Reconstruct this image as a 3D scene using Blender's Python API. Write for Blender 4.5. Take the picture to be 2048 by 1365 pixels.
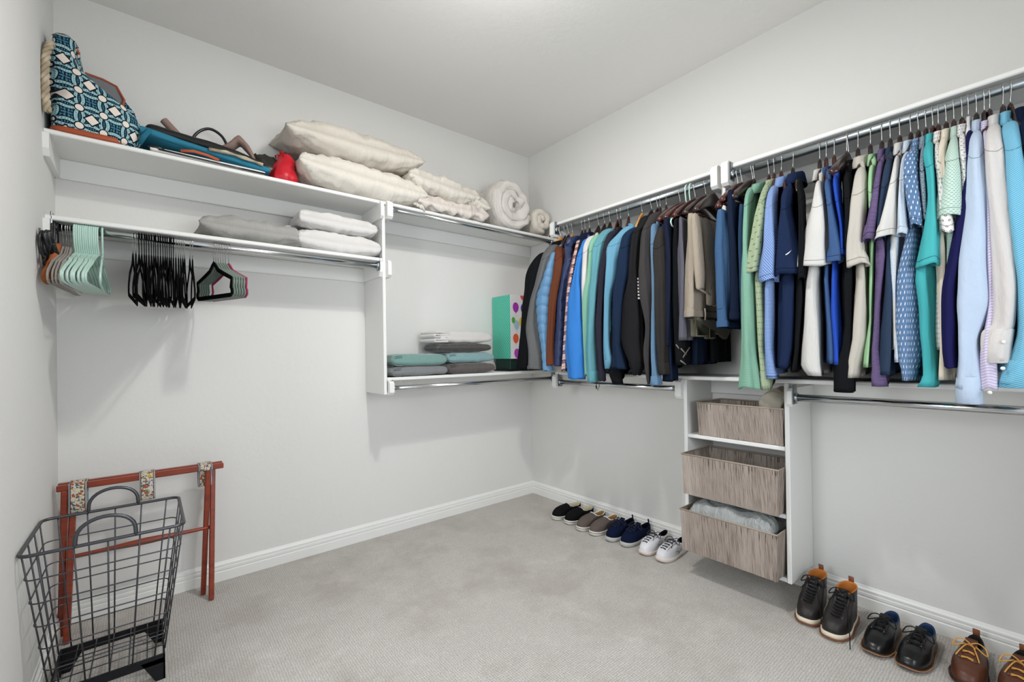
import bpy, math, random
import numpy as np
from mathutils import Vector, Matrix, noise

scene = bpy.context.scene
for _o in list(bpy.data.objects): bpy.data.objects.remove(_o)
PI = math.pi
rnd = random.Random(7)

# ------------------------------------------------------------------ camera
cam_d = bpy.data.cameras.new('camera'); cam = bpy.data.objects.new('camera', cam_d)
scene.collection.objects.link(cam); scene.camera = cam
CAM = Vector((-2.5635, -2.8649, 1.2014)); yaw, pitch, roll = 0.6872, 0.0041, -0.0147
_f = Vector((math.sin(yaw)*math.cos(pitch), math.cos(yaw)*math.cos(pitch), math.sin(pitch)))
_r0 = Vector((math.cos(yaw), -math.sin(yaw), 0)); _u0 = _r0.cross(_f)
_r = _r0*math.cos(roll) + _u0*math.sin(roll); _u = -_r0*math.sin(roll) + _u0*math.cos(roll)
cam.matrix_world = Matrix(((_r.x, _u.x, -_f.x, CAM.x), (_r.y, _u.y, -_f.y, CAM.y), (_r.z, _u.z, -_f.z, CAM.z), (0, 0, 0, 1)))
cam_d.sensor_fit = 'HORIZONTAL'; cam_d.sensor_width = 36.0
cam_d.lens = 885.97/2048*36; cam_d.shift_y = 21.76/2048
cam_d.clip_start = 0.02; cam_d.clip_end = 60

# ------------------------------------------------------------------ world, lights, exposure
world = bpy.data.worlds.new('world'); scene.world = world; world.use_nodes = True
world.node_tree.nodes['Background'].inputs[0].default_value = (0.80, 0.90, 1.0, 1)
world.node_tree.nodes['Background'].inputs[1].default_value = 0.9
vs = scene.view_settings
scene.display_settings.display_device = 'sRGB'
vs.view_transform = 'Standard'; vs.look = 'None'; vs.gamma = 1.0; vs.use_curve_mapping = False
vs.exposure = -0.09
ROOM_Y = -3.25; L = -2.885; H = 2.9

def lamp(name, kind, loc, power, color, size, target=None, size_y=None, spread=None):
    d = bpy.data.lights.new(name, kind); d.energy = power; d.color = color
    if kind == 'AREA':
        d.shape = 'RECTANGLE' if size_y else 'DISK'; d.size = size
        if size_y: d.size_y = size_y
        if spread: d.spread = spread
    else: d.shadow_soft_size = size
    o = bpy.data.objects.new(name, d); scene.collection.objects.link(o); o.location = loc
    if target is not None:
        o.rotation_euler = (Vector(target)-Vector(loc)).to_track_quat('-Z', 'Y').to_euler()
    return o
# ceiling fixture over the middle of the closet: its bulb, plus a wide disk and a point added as fill
lamp('ceiling_bulb', 'AREA', (-1.55, -1.62, 2.852), 17, (1.0, 0.982, 0.963), 0.085, target=(-1.55, -1.6201, 0))
lamp('ceiling_soft_fill', 'AREA', (-1.55, -1.62, 2.856), 7, (1.0, 0.982, 0.963), 0.36, target=(-1.55, -1.6201, 0))  # added soft fill from above, no bowl is modelled
lamp('upper_wall_fill', 'POINT', (-1.55, -1.62, 2.72), 13, (1.0, 0.982, 0.963), 0.03)  # added point lamp, lifts the ceiling and upper walls
# fill added beyond the doorway behind the camera; daylight through the left wall's doorway
lamp('doorway_fill', 'AREA', (-1.45, -4.2, 1.70), 52, (0.94, 0.975, 1.0), 1.7, target=(-1.3, 0, 2.1), size_y=1.3)  # added ambient fill from an unseen position behind the camera
lamp('side_daylight', 'AREA', (-3.6, -1.75, 1.6), 30, (0.95, 0.98, 1.0), 0.7, target=(0, -1.2, 1.2), size_y=1.0)

# ------------------------------------------------------------------ node helpers
class X:
    def __init__(s, nt, sock): s.nt = nt; s.s = sock
    def _m(s, op, b=None, c=None):
        n = s.nt.nodes.new('ShaderNodeMath'); n.operation = op
        s.nt.links.new(s.s, n.inputs[0])
        for i, v in ((1, b), (2, c)):
            if v is None: continue
            if isinstance(v, X): s.nt.links.new(v.s, n.inputs[i])
            else: n.inputs[i].default_value = v
        return X(s.nt, n.outputs[0])
    def __add__(s, b): return s._m('ADD', b)
    def __sub__(s, b): return s._m('SUBTRACT', b)
    def __mul__(s, b): return s._m('MULTIPLY', b)
    def __lt__(s, b): return s._m('LESS_THAN', b)
    def __gt__(s, b): return s._m('GREATER_THAN', b)
    def fr(s): return s._m('FRACT')
    def fl(s): return s._m('FLOOR')
    def ab(s): return s._m('ABSOLUTE')
    def sin(s): return s._m('SINE')
    def sq(s): return s._m('MULTIPLY', s)
    def sqrt(s): return s._m('SQRT')
    def mx(s, b): return s._m('MAXIMUM', b)
    def mn(s, b): return s._m('MINIMUM', b)

def c3(h):
    """hex sRGB -> linear"""
    v = [int(h[i:i+2], 16)/255 for i in (0, 2, 4)]
    return tuple((x/12.92 if x <= .04045 else ((x+.055)/1.055)**2.4) for x in v)

class Mat:
    def __init__(s, name, color='cccccc', rough=.7, metal=0., spec=.3, sheen=0.):
        m = bpy.data.materials.new(name); m.use_nodes = True; s.m = m; s.nt = m.node_tree
        s.b = s.nt.nodes['Principled BSDF']
        s.col = c3(color) if isinstance(color, str) else color
        s.b.inputs['Base Color'].default_value = (*s.col, 1)
        s.b.inputs['Roughness'].default_value = rough; s.b.inputs['Metallic'].default_value = metal
        s.b.inputs['Specular IOR Level'].default_value = spec
        if sheen: s.b.inputs['Sheen Weight'].default_value = sheen
        s.cur = None; s.bump_out = None
    def N(s, t): return s.nt.nodes.new(t)
    def uv(s):
        n = s.N('ShaderNodeUVMap'); n.uv_map = 'UVMap'; p = s.N('ShaderNodeSeparateXYZ')
        s.nt.links.new(n.outputs[0], p.inputs[0]); return X(s.nt, p.outputs[0]), X(s.nt, p.outputs[1]), n.outputs[0]
    def obj(s):
        n = s.N('ShaderNodeTexCoord'); p = s.N('ShaderNodeSeparateXYZ')
        s.nt.links.new(n.outputs['Object'], p.inputs[0]); return X(s.nt, p.outputs[0]), X(s.nt, p.outputs[1]), X(s.nt, p.outputs[2]), n.outputs['Object']
    def noise(s, vec, scale, detail=3, rough=.5, stretch=None):
        if stretch:
            mp = s.N('ShaderNodeMapping'); mp.inputs['Scale'].default_value = stretch
            s.nt.links.new(vec, mp.inputs[0]); vec = mp.outputs[0]
        n = s.N('ShaderNodeTexNoise'); n.inputs['Scale'].default_value = scale; n.inputs['Detail'].default_value = detail
        n.inputs['Roughness'].default_value = rough
        s.nt.links.new(vec, n.inputs['Vector']); return X(s.nt, n.outputs['Fac'])
    def rgb(s, c):
        n = s.N('ShaderNodeRGB'); n.outputs[0].default_value = (*(c3(c) if isinstance(c, str) else c), 1); return n.outputs[0]
    def mix(s, fac, col):
        n = s.N('ShaderNodeMix'); n.data_type = 'RGBA'
        a = s.cur if s.cur is not None else s.rgb(s.col)
        if isinstance(fac, X): s.nt.links.new(fac.s, n.inputs[0])
        else: n.inputs[0].default_value = fac
        s.nt.links.new(a, n.inputs[6])
        s.nt.links.new(col if not isinstance(col, (str, tuple)) else s.rgb(col), n.inputs[7])
        s.cur = n.outputs[2]; s.nt.links.new(s.cur, s.b.inputs['Base Color']); return s
    def bump(s, h, dist=.002, strength=1.):
        n = s.N('ShaderNodeBump'); n.inputs['Strength'].default_value = strength; n.inputs['Distance'].default_value = dist
        s.nt.links.new(h.s, n.inputs['Height'])
        if s.bump_out is not None: s.nt.links.new(s.bump_out, n.inputs['Normal'])
        s.bump_out = n.outputs[0]; s.nt.links.new(s.bump_out, s.b.inputs['Normal']); return s

def sh(c, k):
    v = c3(c) if isinstance(c, str) else c
    return tuple(min(1, x*k) for x in v)
def paint(name, col, rough=.55, bs=22, bd=.0012, spec=.25):
    M = Mat(name, col, rough, spec=spec); o = M.obj()[3]
    M.bump(M.noise(o, bs, 4, .55), bd, .55); return M.m
def desat(col, k=.82, g=.95):
    v = c3(col) if isinstance(col, str) else col
    l = .25*v[0]+.6*v[1]+.15*v[2]
    return tuple((l+(x-l)*k)*g for x in v)
def fabric(name, col, rough=.92, grain=.16, wr=.004, weave=900, sheen=0., heather=0., spec=.05):
    col = desat(col)
    M = Mat(name, col, rough, spec=spec, sheen=sheen); u, v, uv = M.uv()
    g = M.noise(uv, 260, 3, .7)
    M.mix(g*grain if not heather else (g-.5)._m('MULTIPLY', 4.)._m('ADD', .5)._m('MINIMUM', 1.)._m('MAXIMUM', 0.)*heather, sh(col, .55 if not heather else .35))
    M.bump(M.noise(uv, weave, 1, .5), .0006, .35)
    if wr: M.bump(M.noise(uv, 14, 4, .6, stretch=(1.6, .55, 1)), wr*2.2, .55)
    return M

# ------------------------------------------------------------------ materials
M_WALL = paint('wall_paint', 'dbdad7', .75, 26, .0022)
M_CEIL = paint('ceiling_paint', 'e8e6e2', .85, 30, .002)
M_TRIM = paint('trim_enamel', 'e6e6e3', .38, 6, .0004, .4)
M_SHELF = paint('shelf_enamel', 'e3e3e0', .42, 9, .0006, .4)
M_CHROME = Mat('chrome', 'c9cbcc', .16, 1.).m
M_STEEL = Mat('zinc_steel', 'a9b0b4', .34, 1.).m
M_WIRE = Mat('gunmetal_wire', '55565a', .38, .85).m
M_BLACKMETAL = Mat('black_painted_metal', '222326', .42, .5).m
M_HOOK = Mat('hook_steel', 'b9b9b6', .25, 1.).m
def wood(name, col, dark, rough=.35, sc=9):
    M = Mat(name, col, rough, spec=.5); x, y, z, o = M.obj()
    n = M.noise(o, sc, 5, .6, stretch=(1, 1, 6)); M.mix((n-.35)*1.6, dark); return M.m
M_MAHOG = wood('mahogany', '4a2018', '1c0c09', .28)
M_DARKWOOD = wood('espresso_wood', '33201b', '120b09', .3)
M_CHERRY = wood('cherry_wood', '8e3a22', '561c10', .34, 7)
M_PINE = wood('natural_wood', 'd79a55', 'a8692f', .4)
# carpet
def mk_carpet():
    M = Mat('carpet_loop_pile', 'e5e0da', .98, spec=.05, sheen=.0); x, y, z, o = M.obj()
    # little loops in a diagonal grid (slightly irregular), plus brushed light and dark areas
    w = M.noise(o, 70, 2, .6)*7.; w2 = M.noise(o, 61, 2, .6)*7.
    k = 330.; loop = ((x+y)*k+w).sin()*((x-y)*k+w2).sin()
    n = M.noise(o, 480, 2, .75); lp = (loop*.5+.5)
    M.mix((lp*-1.+1.)*.60, '8b8581')
    M.mix(((n-.50)*2.4).mx(0.).mn(1.), '77736d')
    n2 = M.noise(o, 2.6, 5, .65); M.mix(((n2-.47)*3.6).mx(0.).mn(1.)*.55, 'a3988f')
    n3 = M.noise(o, 6.5, 4, .6); M.mix(((n3-.54)*3.).mx(0.).mn(1.)*.4, 'efeae3')
    M.bump(loop*.35+n*1.2, .004, .8)
    return M.m
M_CARPET = mk_carpet()

# ------------------------------------------------------------------ mesh helpers
COL = scene.collection
def link(name, verts, faces, mat, parent=None, uvs=None, smooth=True, mats=None, fmat=None):
    me = bpy.data.meshes.new(name)
    me.from_pydata([tuple(map(float, v)) for v in verts], [], faces)
    if uvs is not None:
        lay = me.uv_layers.new(name='UVMap')
        li = np.empty(len(me.loops), dtype=np.int32); me.loops.foreach_get('vertex_index', li)
        if len(uvs) == len(me.loops): arr = np.asarray(uvs, dtype=np.float32)
        else: arr = np.asarray(uvs, dtype=np.float32)[li]
        lay.data.foreach_set('uv', arr.ravel())
    for m in (mats or [mat]): me.materials.append(m)
    if fmat is not None: me.polygons.foreach_set('material_index', fmat)
    if smooth: me.polygons.foreach_set('use_smooth', [True]*len(me.polygons))
    me.update()
    o = bpy.data.objects.new(name, me); COL.objects.link(o)
    if parent is not None:
        o.parent = parent
        o.matrix_parent_inverse = parent_inv(parent)
    return o
def parent_inv(p):
    m = Matrix.LocRotScale(p.location, p.rotation_euler, p.scale)
    if p.parent is not None:
        m = Matrix.LocRotScale(p.parent.location, p.parent.rotation_euler, p.parent.scale) @ p.matrix_parent_inverse @ m if False else m
    return m.inverted()
def tag(o, label, cat, group=None):
    o['label'] = label; o['category'] = cat
    if group: o['group'] = group
    return o
def thing(name, label, cat, loc=(0, 0, 0), group=None):
    o = bpy.data.objects.new(name, None); COL.objects.link(o); o.location = loc; o.empty_display_size = .05
    return tag(o, label, cat, group)
def struct(o): o['kind'] = 'structure'; return o

def fix_normals(verts, faces): return faces
def box_data(x0, x1, y0, y1, z0, z1, bev=0.):
    xs = sorted((x0, x1)); ys = sorted((y0, y1)); zs = sorted((z0, z1))
    if bev <= 0:
        v = [(x, y, z) for x in xs for y in ys for z in zs]
        f = [(0, 1, 3, 2), (4, 6, 7, 5), (0, 4, 5, 1), (2, 3, 7, 6), (0, 2, 6, 4), (1, 5, 7, 3)]
        return v, f
    b = min(bev, *(.45*(q[1]-q[0]) for q in (xs, ys, zs)))
    v = []; idx = {}
    for i in (0, 1):
        for j in (0, 1):
            for k in (0, 1):
                X0, Y0, Z0 = xs[i], ys[j], zs[k]; sx, sy, sz = 1-2*i, 1-2*j, 1-2*k
                idx[i, j, k, 0] = len(v); v.append((X0, Y0+sy*b, Z0+sz*b))
                idx[i, j, k, 1] = len(v); v.append((X0+sx*b, Y0, Z0+sz*b))
                idx[i, j, k, 2] = len(v); v.append((X0+sx*b, Y0+sy*b, Z0))
    f = []
    for i in (0, 1):
        q = [idx[i, 0, 0, 0], idx[i, 1, 0, 0], idx[i, 1, 1, 0], idx[i, 0, 1, 0]]; f.append(tuple(q if i else q[::-1]))
        q = [idx[0, i, 0, 1], idx[0, i, 1, 1], idx[1, i, 1, 1], idx[1, i, 0, 1]]; f.append(tuple(q if i else q[::-1]))
        q = [idx[0, 0, i, 2], idx[1, 0, i, 2], idx[1, 1, i, 2], idx[0, 1, i, 2]]; f.append(tuple(q if i else q[::-1]))
    for j in (0, 1):
        for k in (0, 1):
            f.append((idx[0, j, k, 1], idx[1, j, k, 1], idx[1, j, k, 2], idx[0, j, k, 2]))
            f.append((idx[j, 0, k, 0], idx[j, 1, k, 0], idx[j, 1, k, 2], idx[j, 0, k, 2]))
            f.append((idx[j, k, 0, 0], idx[j, k, 1, 0], idx[j, k, 1, 1], idx[j, k, 0, 1]))
    for i in (0, 1):
        for j in (0, 1):
            for k in (0, 1): f.append((idx[i, j, k, 0], idx[i, j, k, 1], idx[i, j, k, 2]))
    return v, f
def box(name, x0, x1, y0, y1, z0, z1, mat, parent=None, bev=.003):
    v, f = box_data(x0, x1, y0, y1, z0, z1, bev)
    o = link(name, v, f, mat, parent, smooth=False)
    return recalc(o)
def recalc(o):
    import bmesh
    bm = bmesh.new(); bm.from_mesh(o.data); bmesh.ops.recalc_face_normals(bm, faces=bm.faces); bm.to_mesh(o.data); bm.free(); return o
def prism(name, poly, axis, a, b, mat, parent=None):
    """poly: 2D points in the two other axes (in xyz order), extruded along axis"""
    n = len(poly)
    def P(q, t):
        if axis == 'x': return (t, q[0], q[1])
        if axis == 'y': return (q[0], t, q[1])
        return (q[0], q[1], t)
    v = [P(q, a) for q in poly]+[P(q, b) for q in poly]
    f = [tuple(range(n))[::-1], tuple(range(n, 2*n))]+[(i, (i+1) % n, n+(i+1) % n, n+i) for i in range(n)]
    return recalc(link(name, v, f, mat, parent, smooth=False))

class MB:
    """collects grids/tubes into one mesh"""
    def __init__(s): s.v = []; s.f = []; s.uv = []; s.fm = []
    def rings(s, R, closed=True, cap0=True, cap1=True, us=None, mi=0):
        """R: list of rings (each N points)"""
        R = [np.asarray(r, dtype=float) for r in R]; N = len(R[0]); b = len(s.v)
        per = np.mean([np.linalg.norm(np.roll(r, -1, 0)-r, axis=1).sum() for r in R])
        vv = 0.; 
        for i, r in enumerate(R):
            if i: vv += float(np.median(np.linalg.norm(r-R[i-1], axis=1)))
            for j in range(N):
                s.v.append(tuple(r[j])); s.uv.append((abs(((j/N*2+ .5) % 2)-1)*per/2, vv))
        M = N if closed else N-1
        for i in range(len(R)-1):
            for j in range(M):
                k = (j+1) % N
                s.f.append((b+i*N+j, b+i*N+k, b+(i+1)*N+k, b+(i+1)*N+j)); s.fm.append(mi)
        if cap0: s.f.append(tuple(b+j for j in range(N))[::-1]); s.fm.append(mi)
        if cap1: s.f.append(tuple(b+(len(R)-1)*N+j for j in range(N))); s.fm.append(mi)
    def tube(s, pts, r, n=8, closed=False, mi=0, flat=None, up=None):
        """round (or flattened) tube along pts; r scalar or list; flat=(ru, rv) with up vector"""
        P = [Vector(p) for p in pts]; m = len(P); R = []
        prev = None
        for i in range(m):
            a = P[(i-1) % m] if (closed or i > 0) else P[i]; c = P[(i+1) % m] if (closed or i < m-1) else P[i]
            t = (c-a).normalized()
            if up is not None:
                uu = Vector(up); n1 = uu-t*uu.dot(t); n1.normalize()
            elif prev is None:
                q = Vector((0, 0, 1)) if abs(t.z) < .9 else Vector((1, 0, 0)); n1 = (q-t*q.dot(t)).normalized()
            else:
                n1 = (prev-t*prev.dot(t)).normalized()
            prev = n1; n2 = t.cross(n1)
            ra = r[i] if isinstance(r, (list, tuple)) else r
            fa, fb = (flat if flat else (1, 1))
            R.append([tuple(P[i]+n1*(ra*fa*math.cos(2*PI*k/n))+n2*(ra*fb*math.sin(2*PI*k/n))) for k in range(n)])
        if closed: R.append(R[0])
        s.rings(R, True, not closed, not closed, mi=mi)
    def box(s, *a, bev=0., mi=0):
        v, f = box_data(*a, bev); b = len(s.v); s.v += v; s.uv += [(q[0]+q[1], q[2]) for q in v]
        s.f += [tuple(b+i for i in q) for q in f]; s.fm += [mi]*len(f)
    def build(s, name, mat, parent=None, smooth=True, rec=False, mats=None):
        o = link(name, s.v, s.f, mat, parent, s.uv, smooth, mats=mats, fmat=s.fm if mats else None)
        if rec: recalc(o)
        return o
def cr(P, m):
    """Catmull-Rom resample of rows P (list of lists) to about m samples"""
    P = np.asarray(P, dtype=float); n = len(P)
    if n == 2: P = np.vstack([P[0], (P[0]*2+P[1])/3, (P[0]+P[1]*2)/3, P[1]]); n = 4
    out = []; seg = n-1; per = max(1, int(round(m/seg)))
    for i in range(seg):
        p0 = P[max(i-1, 0)]; p1 = P[i]; p2 = P[i+1]; p3 = P[min(i+2, n-1)]
        for k in range(per):
            t = k/per
            out.append(.5*((2*p1)+(-p0+p2)*t+(2*p0-5*p1+4*p2-p3)*t*t+(-p0+3*p1-3*p2+p3)*t**3))
    out.append(P[-1]); return np.array(out)
def spow(c, e): return math.copysign(abs(c)**e, c)
def nz(x, y, z, s=0): return noise.noise(Vector((x+s*7.3, y-s*3.1, z+s*1.7)))
def join_wires(paths, r, name, mat, parent, n=6, closed=False):
    m = MB()
    for p in paths: m.tube(p, r, n, closed)
    return m.build(name, mat, parent)

# ================================================================== ROOM
def S(name, x0, x1, y0, y1, z0, z1, m, bev=0.): return struct(box(name, x0, x1, y0, y1, z0, z1, m, bev=bev))
S('floor', L-.1, .1, ROOM_Y-.1, .1, -.1, 0, M_CARPET)
S('ceiling', L-.1, .1, ROOM_Y-.1, .1, H, H+.1, M_CEIL)
S('wall_back', L-.1, .1, 0, .1, 0, H, M_WALL)
S('wall_right', 0, .1, ROOM_Y-.1, 0, 0, H, M_WALL)
# left wall with a doorway behind the camera's field of view
o = MB(); o.box(L-.1, L, -1.25, 0, 0, H); o.box(L-.1, L, -2.25, -1.25, 2.05, H); o.box(L-.1, L, ROOM_Y-.1, -2.25, 0, H)
struct(o.build('wall_left', M_WALL, smooth=False))
# front wall (behind the camera) with a doorway
o = MB(); o.box(L-.1, -2.35, ROOM_Y-.1, ROOM_Y, 0, H); o.box(-2.35, -.75, ROOM_Y-.1, ROOM_Y, 2.05, H); o.box(-.75, .1, ROOM_Y-.1, ROOM_Y, 0, H)
struct(o.build('wall_front', M_WALL, smooth=False))
BASE = [(0, 0), (.016, 0), (.016, .062), (.013, .066), (.013, .071), (.0155, .075), (.0155, .09), (.010, .0935), (.010, .098), (.012, .101), (.012, .110), (.006, .118), (.003, .128), (0, .13)]
BASE = [(a, b*.78) for a, b in BASE]
struct(prism('baseboard_back', [(-a, b) for a, b in BASE], 'x', L, 0, M_TRIM))
struct(prism('baseboard_right', [(-a, b) for a, b in BASE], 'y', -.0, ROOM_Y, M_TRIM))
struct(prism('baseboard_left', [(L+a, b) for a, b in BASE], 'y', -.0, -1.25, M_TRIM))

# ceiling fixture holding the bulb (above the camera's view)
t = thing('ceiling_light', 'round white ceiling light fixture over the middle of the closet', 'light', (-1.55, -1.62, H-.02))
m = MB(); m.rings([[(-1.55+r*math.cos(a*PI/12), -1.62+r*math.sin(a*PI/12), z) for a in range(24)] for r, z in ((.20, H), (.20, H-.02), (.185, H-.028))], cap0=True, cap1=True)
m.build('canopy', M_TRIM, t)

# ================================================================== SHELVES
ZU, ZL, ZM, TH = 2.14, 1.066, 1.792, .02
def shelf(name, label, x0, x1, y0, y1, z, cleats, grp=None):
    t = thing(name, label, 'shelf', ((x0+x1)/2, (y0+y1)/2, z-TH))
    box('board', x0, x1, y0, y1, z-TH, z, M_SHELF, t, bev=.004)
    for c in cleats: box('cleat', *c, M_SHELF, t, bev=.004)
    return t
def side_cleat_poly(z, front=-.30): return [(-.019, z-.09), (-.019, z), (front, z), (front, z-.062), (front+.018, z-.09)]
C9 = .09
# upper shelf on the back wall
t = shelf('wall_shelf', 'long white upper shelf on the back wall, holding the tote, pillows and bedding', L, -.001, -.305, 0, ZU,
      [(L, -.001, -.019, 0, ZU-TH-C9, ZU-TH)])
prism('cleat', side_cleat_poly(ZU-TH, -.312), 'x', L, L+.019, M_SHELF, t)
# middle shelf, left bay
XD = -1.44
t = shelf('wall_shelf', 'short white middle shelf in the left bay under the long upper shelf', L, XD-.02, -.302, 0, ZM, [(L, XD-.02, -.019, 0, ZM-TH-C9, ZM-TH)])
prism('cleat', side_cleat_poly(ZM-TH, -.318), 'x', L, L+.019, M_SHELF, t)
prism('cleat', side_cleat_poly(ZM-TH), 'x', XD-.039, XD-.02, M_SHELF, t)
# low shelf back wall right bay
t = shelf('wall_shelf', 'low white shelf on the back wall with folded towels and the gift bag', XD, -.001, -.302, 0, ZL, [(XD, -.001, -.019, 0, ZL-TH-C9, ZL-TH)])
prism('cleat', side_cleat_poly(ZL-TH), 'x', XD, XD+.019, M_SHELF, t)
# divider panel on the back wall with its cleat blocks
t = thing('divider_panel', 'tall white divider panel between the two bays of the back wall', 'panel', (XD-.01, -.15, .962))
box('panel', XD-.02, XD, -.295, 0, .962, ZU-TH, M_SHELF, t)
def block(name, x0, x1, front, z0, z1, parent, ax='x'):
    c = .014
    poly = [(-.02, z0), (-.02, z1), (front+c, z1), (front, z1-c), (front, z0+c), (front+c, z0)]
    if ax == 'x': return prism(name, poly, 'x', x0, x1, M_SHELF, parent)
    return prism(name, [(a, b) for a, b in poly], 'y', x0, x1, M_SHELF, parent)
block('support_block', XD-.039, XD-.02, -.325, 2.03, ZU-.005, t)
block('support_block', XD, XD+.036, -.33, 2.035, ZU+.002, t)
block('support_block', XD, XD+.022, -.33, ZM-.115, ZM-.012, t)
block('support_block', XD, XD+.03, -.33, .962, ZL-TH-.002, t)
# right wall: upper shelf in two lengths, low shelf
YS = -.62; YD = -1.80
t = shelf('wall_shelf', 'white upper shelf on the right wall above the sweatshirts and trousers', -.292, -.001, YD, YS, ZU, [(-.019, 0, YD, YS, ZU-TH-C9, ZU-TH)])
block('support_block', YS, YS+.035, -.325, ZU-.105, ZU+.004, t, 'y')
t = shelf('wall_shelf', 'white upper shelf on the right wall above the polo shirts', -.292, -.001, ROOM_Y, YD-.02, ZU, [(-.019, 0, ROOM_Y, YD-.02, ZU-TH-C9, ZU-TH)])
t = thing('divider_panel', 'white divider panel on the right wall between sweatshirts and polo shirts', 'panel', (-.15, YD-.01, 1.62))
box('panel', -.285, 0, YD-.02, YD, 1.62, ZU-TH, M_SHELF, t)
block('support_block', YD, YD+.034, -.33, ZU-.112, ZU+.006, t, 'y')
block('support_block', YD-.054, YD-.02, -.33, ZU-.112, ZU+.012, t, 'y')
t = shelf('wall_shelf', 'low white shelf on the right wall behind the hanging clothes', -.292, -.001, ROOM_Y, YS+.04, ZL, [(-.019, 0, -1.575, YS+.04, ZL-TH-C9, ZL-TH), (-.019, 0, ROOM_Y, -2.095, ZL-TH-C9, ZL-TH)])
block('support_block', YS+.002, YS+.04, -.32, ZL-.115, ZL-TH, t, 'y')

# cabinet of three cubbies
CY0, CY1, CZ = -2.095, -1.575, .12
t = thing('cubby_cabinet', 'narrow white open cabinet with three cubbies hung under the low shelf', 'cabinet', (-.15, -1.835, CZ))
box('side_panel', -.29, 0, CY1-.02, CY1, CZ, ZL-TH, M_SHELF, t)
box('side_panel', -.29, 0, CY0, CY0+.02, CZ, ZL-TH, M_SHELF, t)
for z in (.75, .435, .14): box('cubby_shelf', -.286, 0, CY0+.02, CY1-.02, z-.02, z, M_SHELF, t)
box('back_rail', -.019, 0, CY0+.02, CY1-.02, ZL-TH-C9, ZL-TH, M_SHELF, t)
block('support_block', CY1, CY1+.036, -.315, ZL-.125, ZL-TH, t, 'y')
block('support_block', CY0-.019, CY0, -.315, ZL-.125, ZL-TH-.02, t, 'y')

# ================================================================== RODS
def flange(m, c, ax, z, plate=(.022, .052), mi=0):
    x, y = c
    a, b = plate
    if ax == 'x': m.box(x-.003, x+.003, y-a, y+a, z-.03, z+.06, bev=.002)
    else: m.box(x-a, x+a, y-.003, y+.003, z-.03, z+.06, bev=.002)
def rod(label, p0, p1, z, r=.0165, mat=M_CHROME, f0=True, f1=True):
    ax = 'x' if abs(p1[0]-p0[0]) > abs(p1[1]-p0[1]) else 'y'
    t = thing('closet_rod', label, 'rod', ((p0[0]+p1[0])/2, (p0[1]+p1[1])/2, z-r))
    m = MB(); m.tube([(p0[0], p0[1], z), ((p0[0]+p1[0])/2, (p0[1]+p1[1])/2, z), (p1[0], p1[1], z)], r, 24); o = m.build('bar', mat, t)
    k = .012 if (p1[0]-p0[0] > 0 if ax == 'x' else p1[1]-p0[1] > 0) else -.012
    for on, p, s in ((f0, p0, 1), (f1, p1, -1)):
        if not on: continue
        m = MB(); flange(m, p, ax, z)
        q = (p[0]+s*k, p[1]) if ax == 'x' else (p[0], p[1]+s*k)
        m.tube([(p[0], p[1], z), (q[0], q[1], z)], r+.005, 20)
        for dz in (.042, .052):
            e = (p[0]+s*k*.4, p[1]+.008) if ax == 'x' else (p[0]+.008, p[1]+s*k*.4)
            m.tube([(p[0], e[1], z+dz) if ax == 'x' else (e[0], p[1], z+dz), (e[0], e[1], z+dz)], .003, 8)
        m.build('flange', M_STEEL, t)
    return t
RX = -.29; RZ = 2.083
rod('chrome rod in the left bay holding the empty hangers', (L+.022, -.28), (XD-.04, -.28), 1.747)
rod('chrome rod under the long upper shelf, right of the back divider', (XD+.037, -.28), (-.012, -.28), 2.108, r=.015)
rod('chrome rod under the low shelf with the towels', (XD+.031, -.28), (-.012, -.28), .998, r=.015)
rod('steel rod holding the sweatshirts and trousers on the right wall', (RX, YS-.004), (RX, YD+.036), RZ, mat=M_STEEL)
rod('steel rod holding the polo shirts on the right wall', (RX, YD-.058), (RX, ROOM_Y), RZ+.002, mat=M_STEEL)
rod('short chrome rod under the low right shelf, left of the cabinet', (-.28, YS-.002), (-.28, CY1+.037), .993)
rod('chrome rod under the low right shelf, right of the cabinet', (-.28, CY0-.022), (-.28, ROOM_Y), .982)

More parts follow.
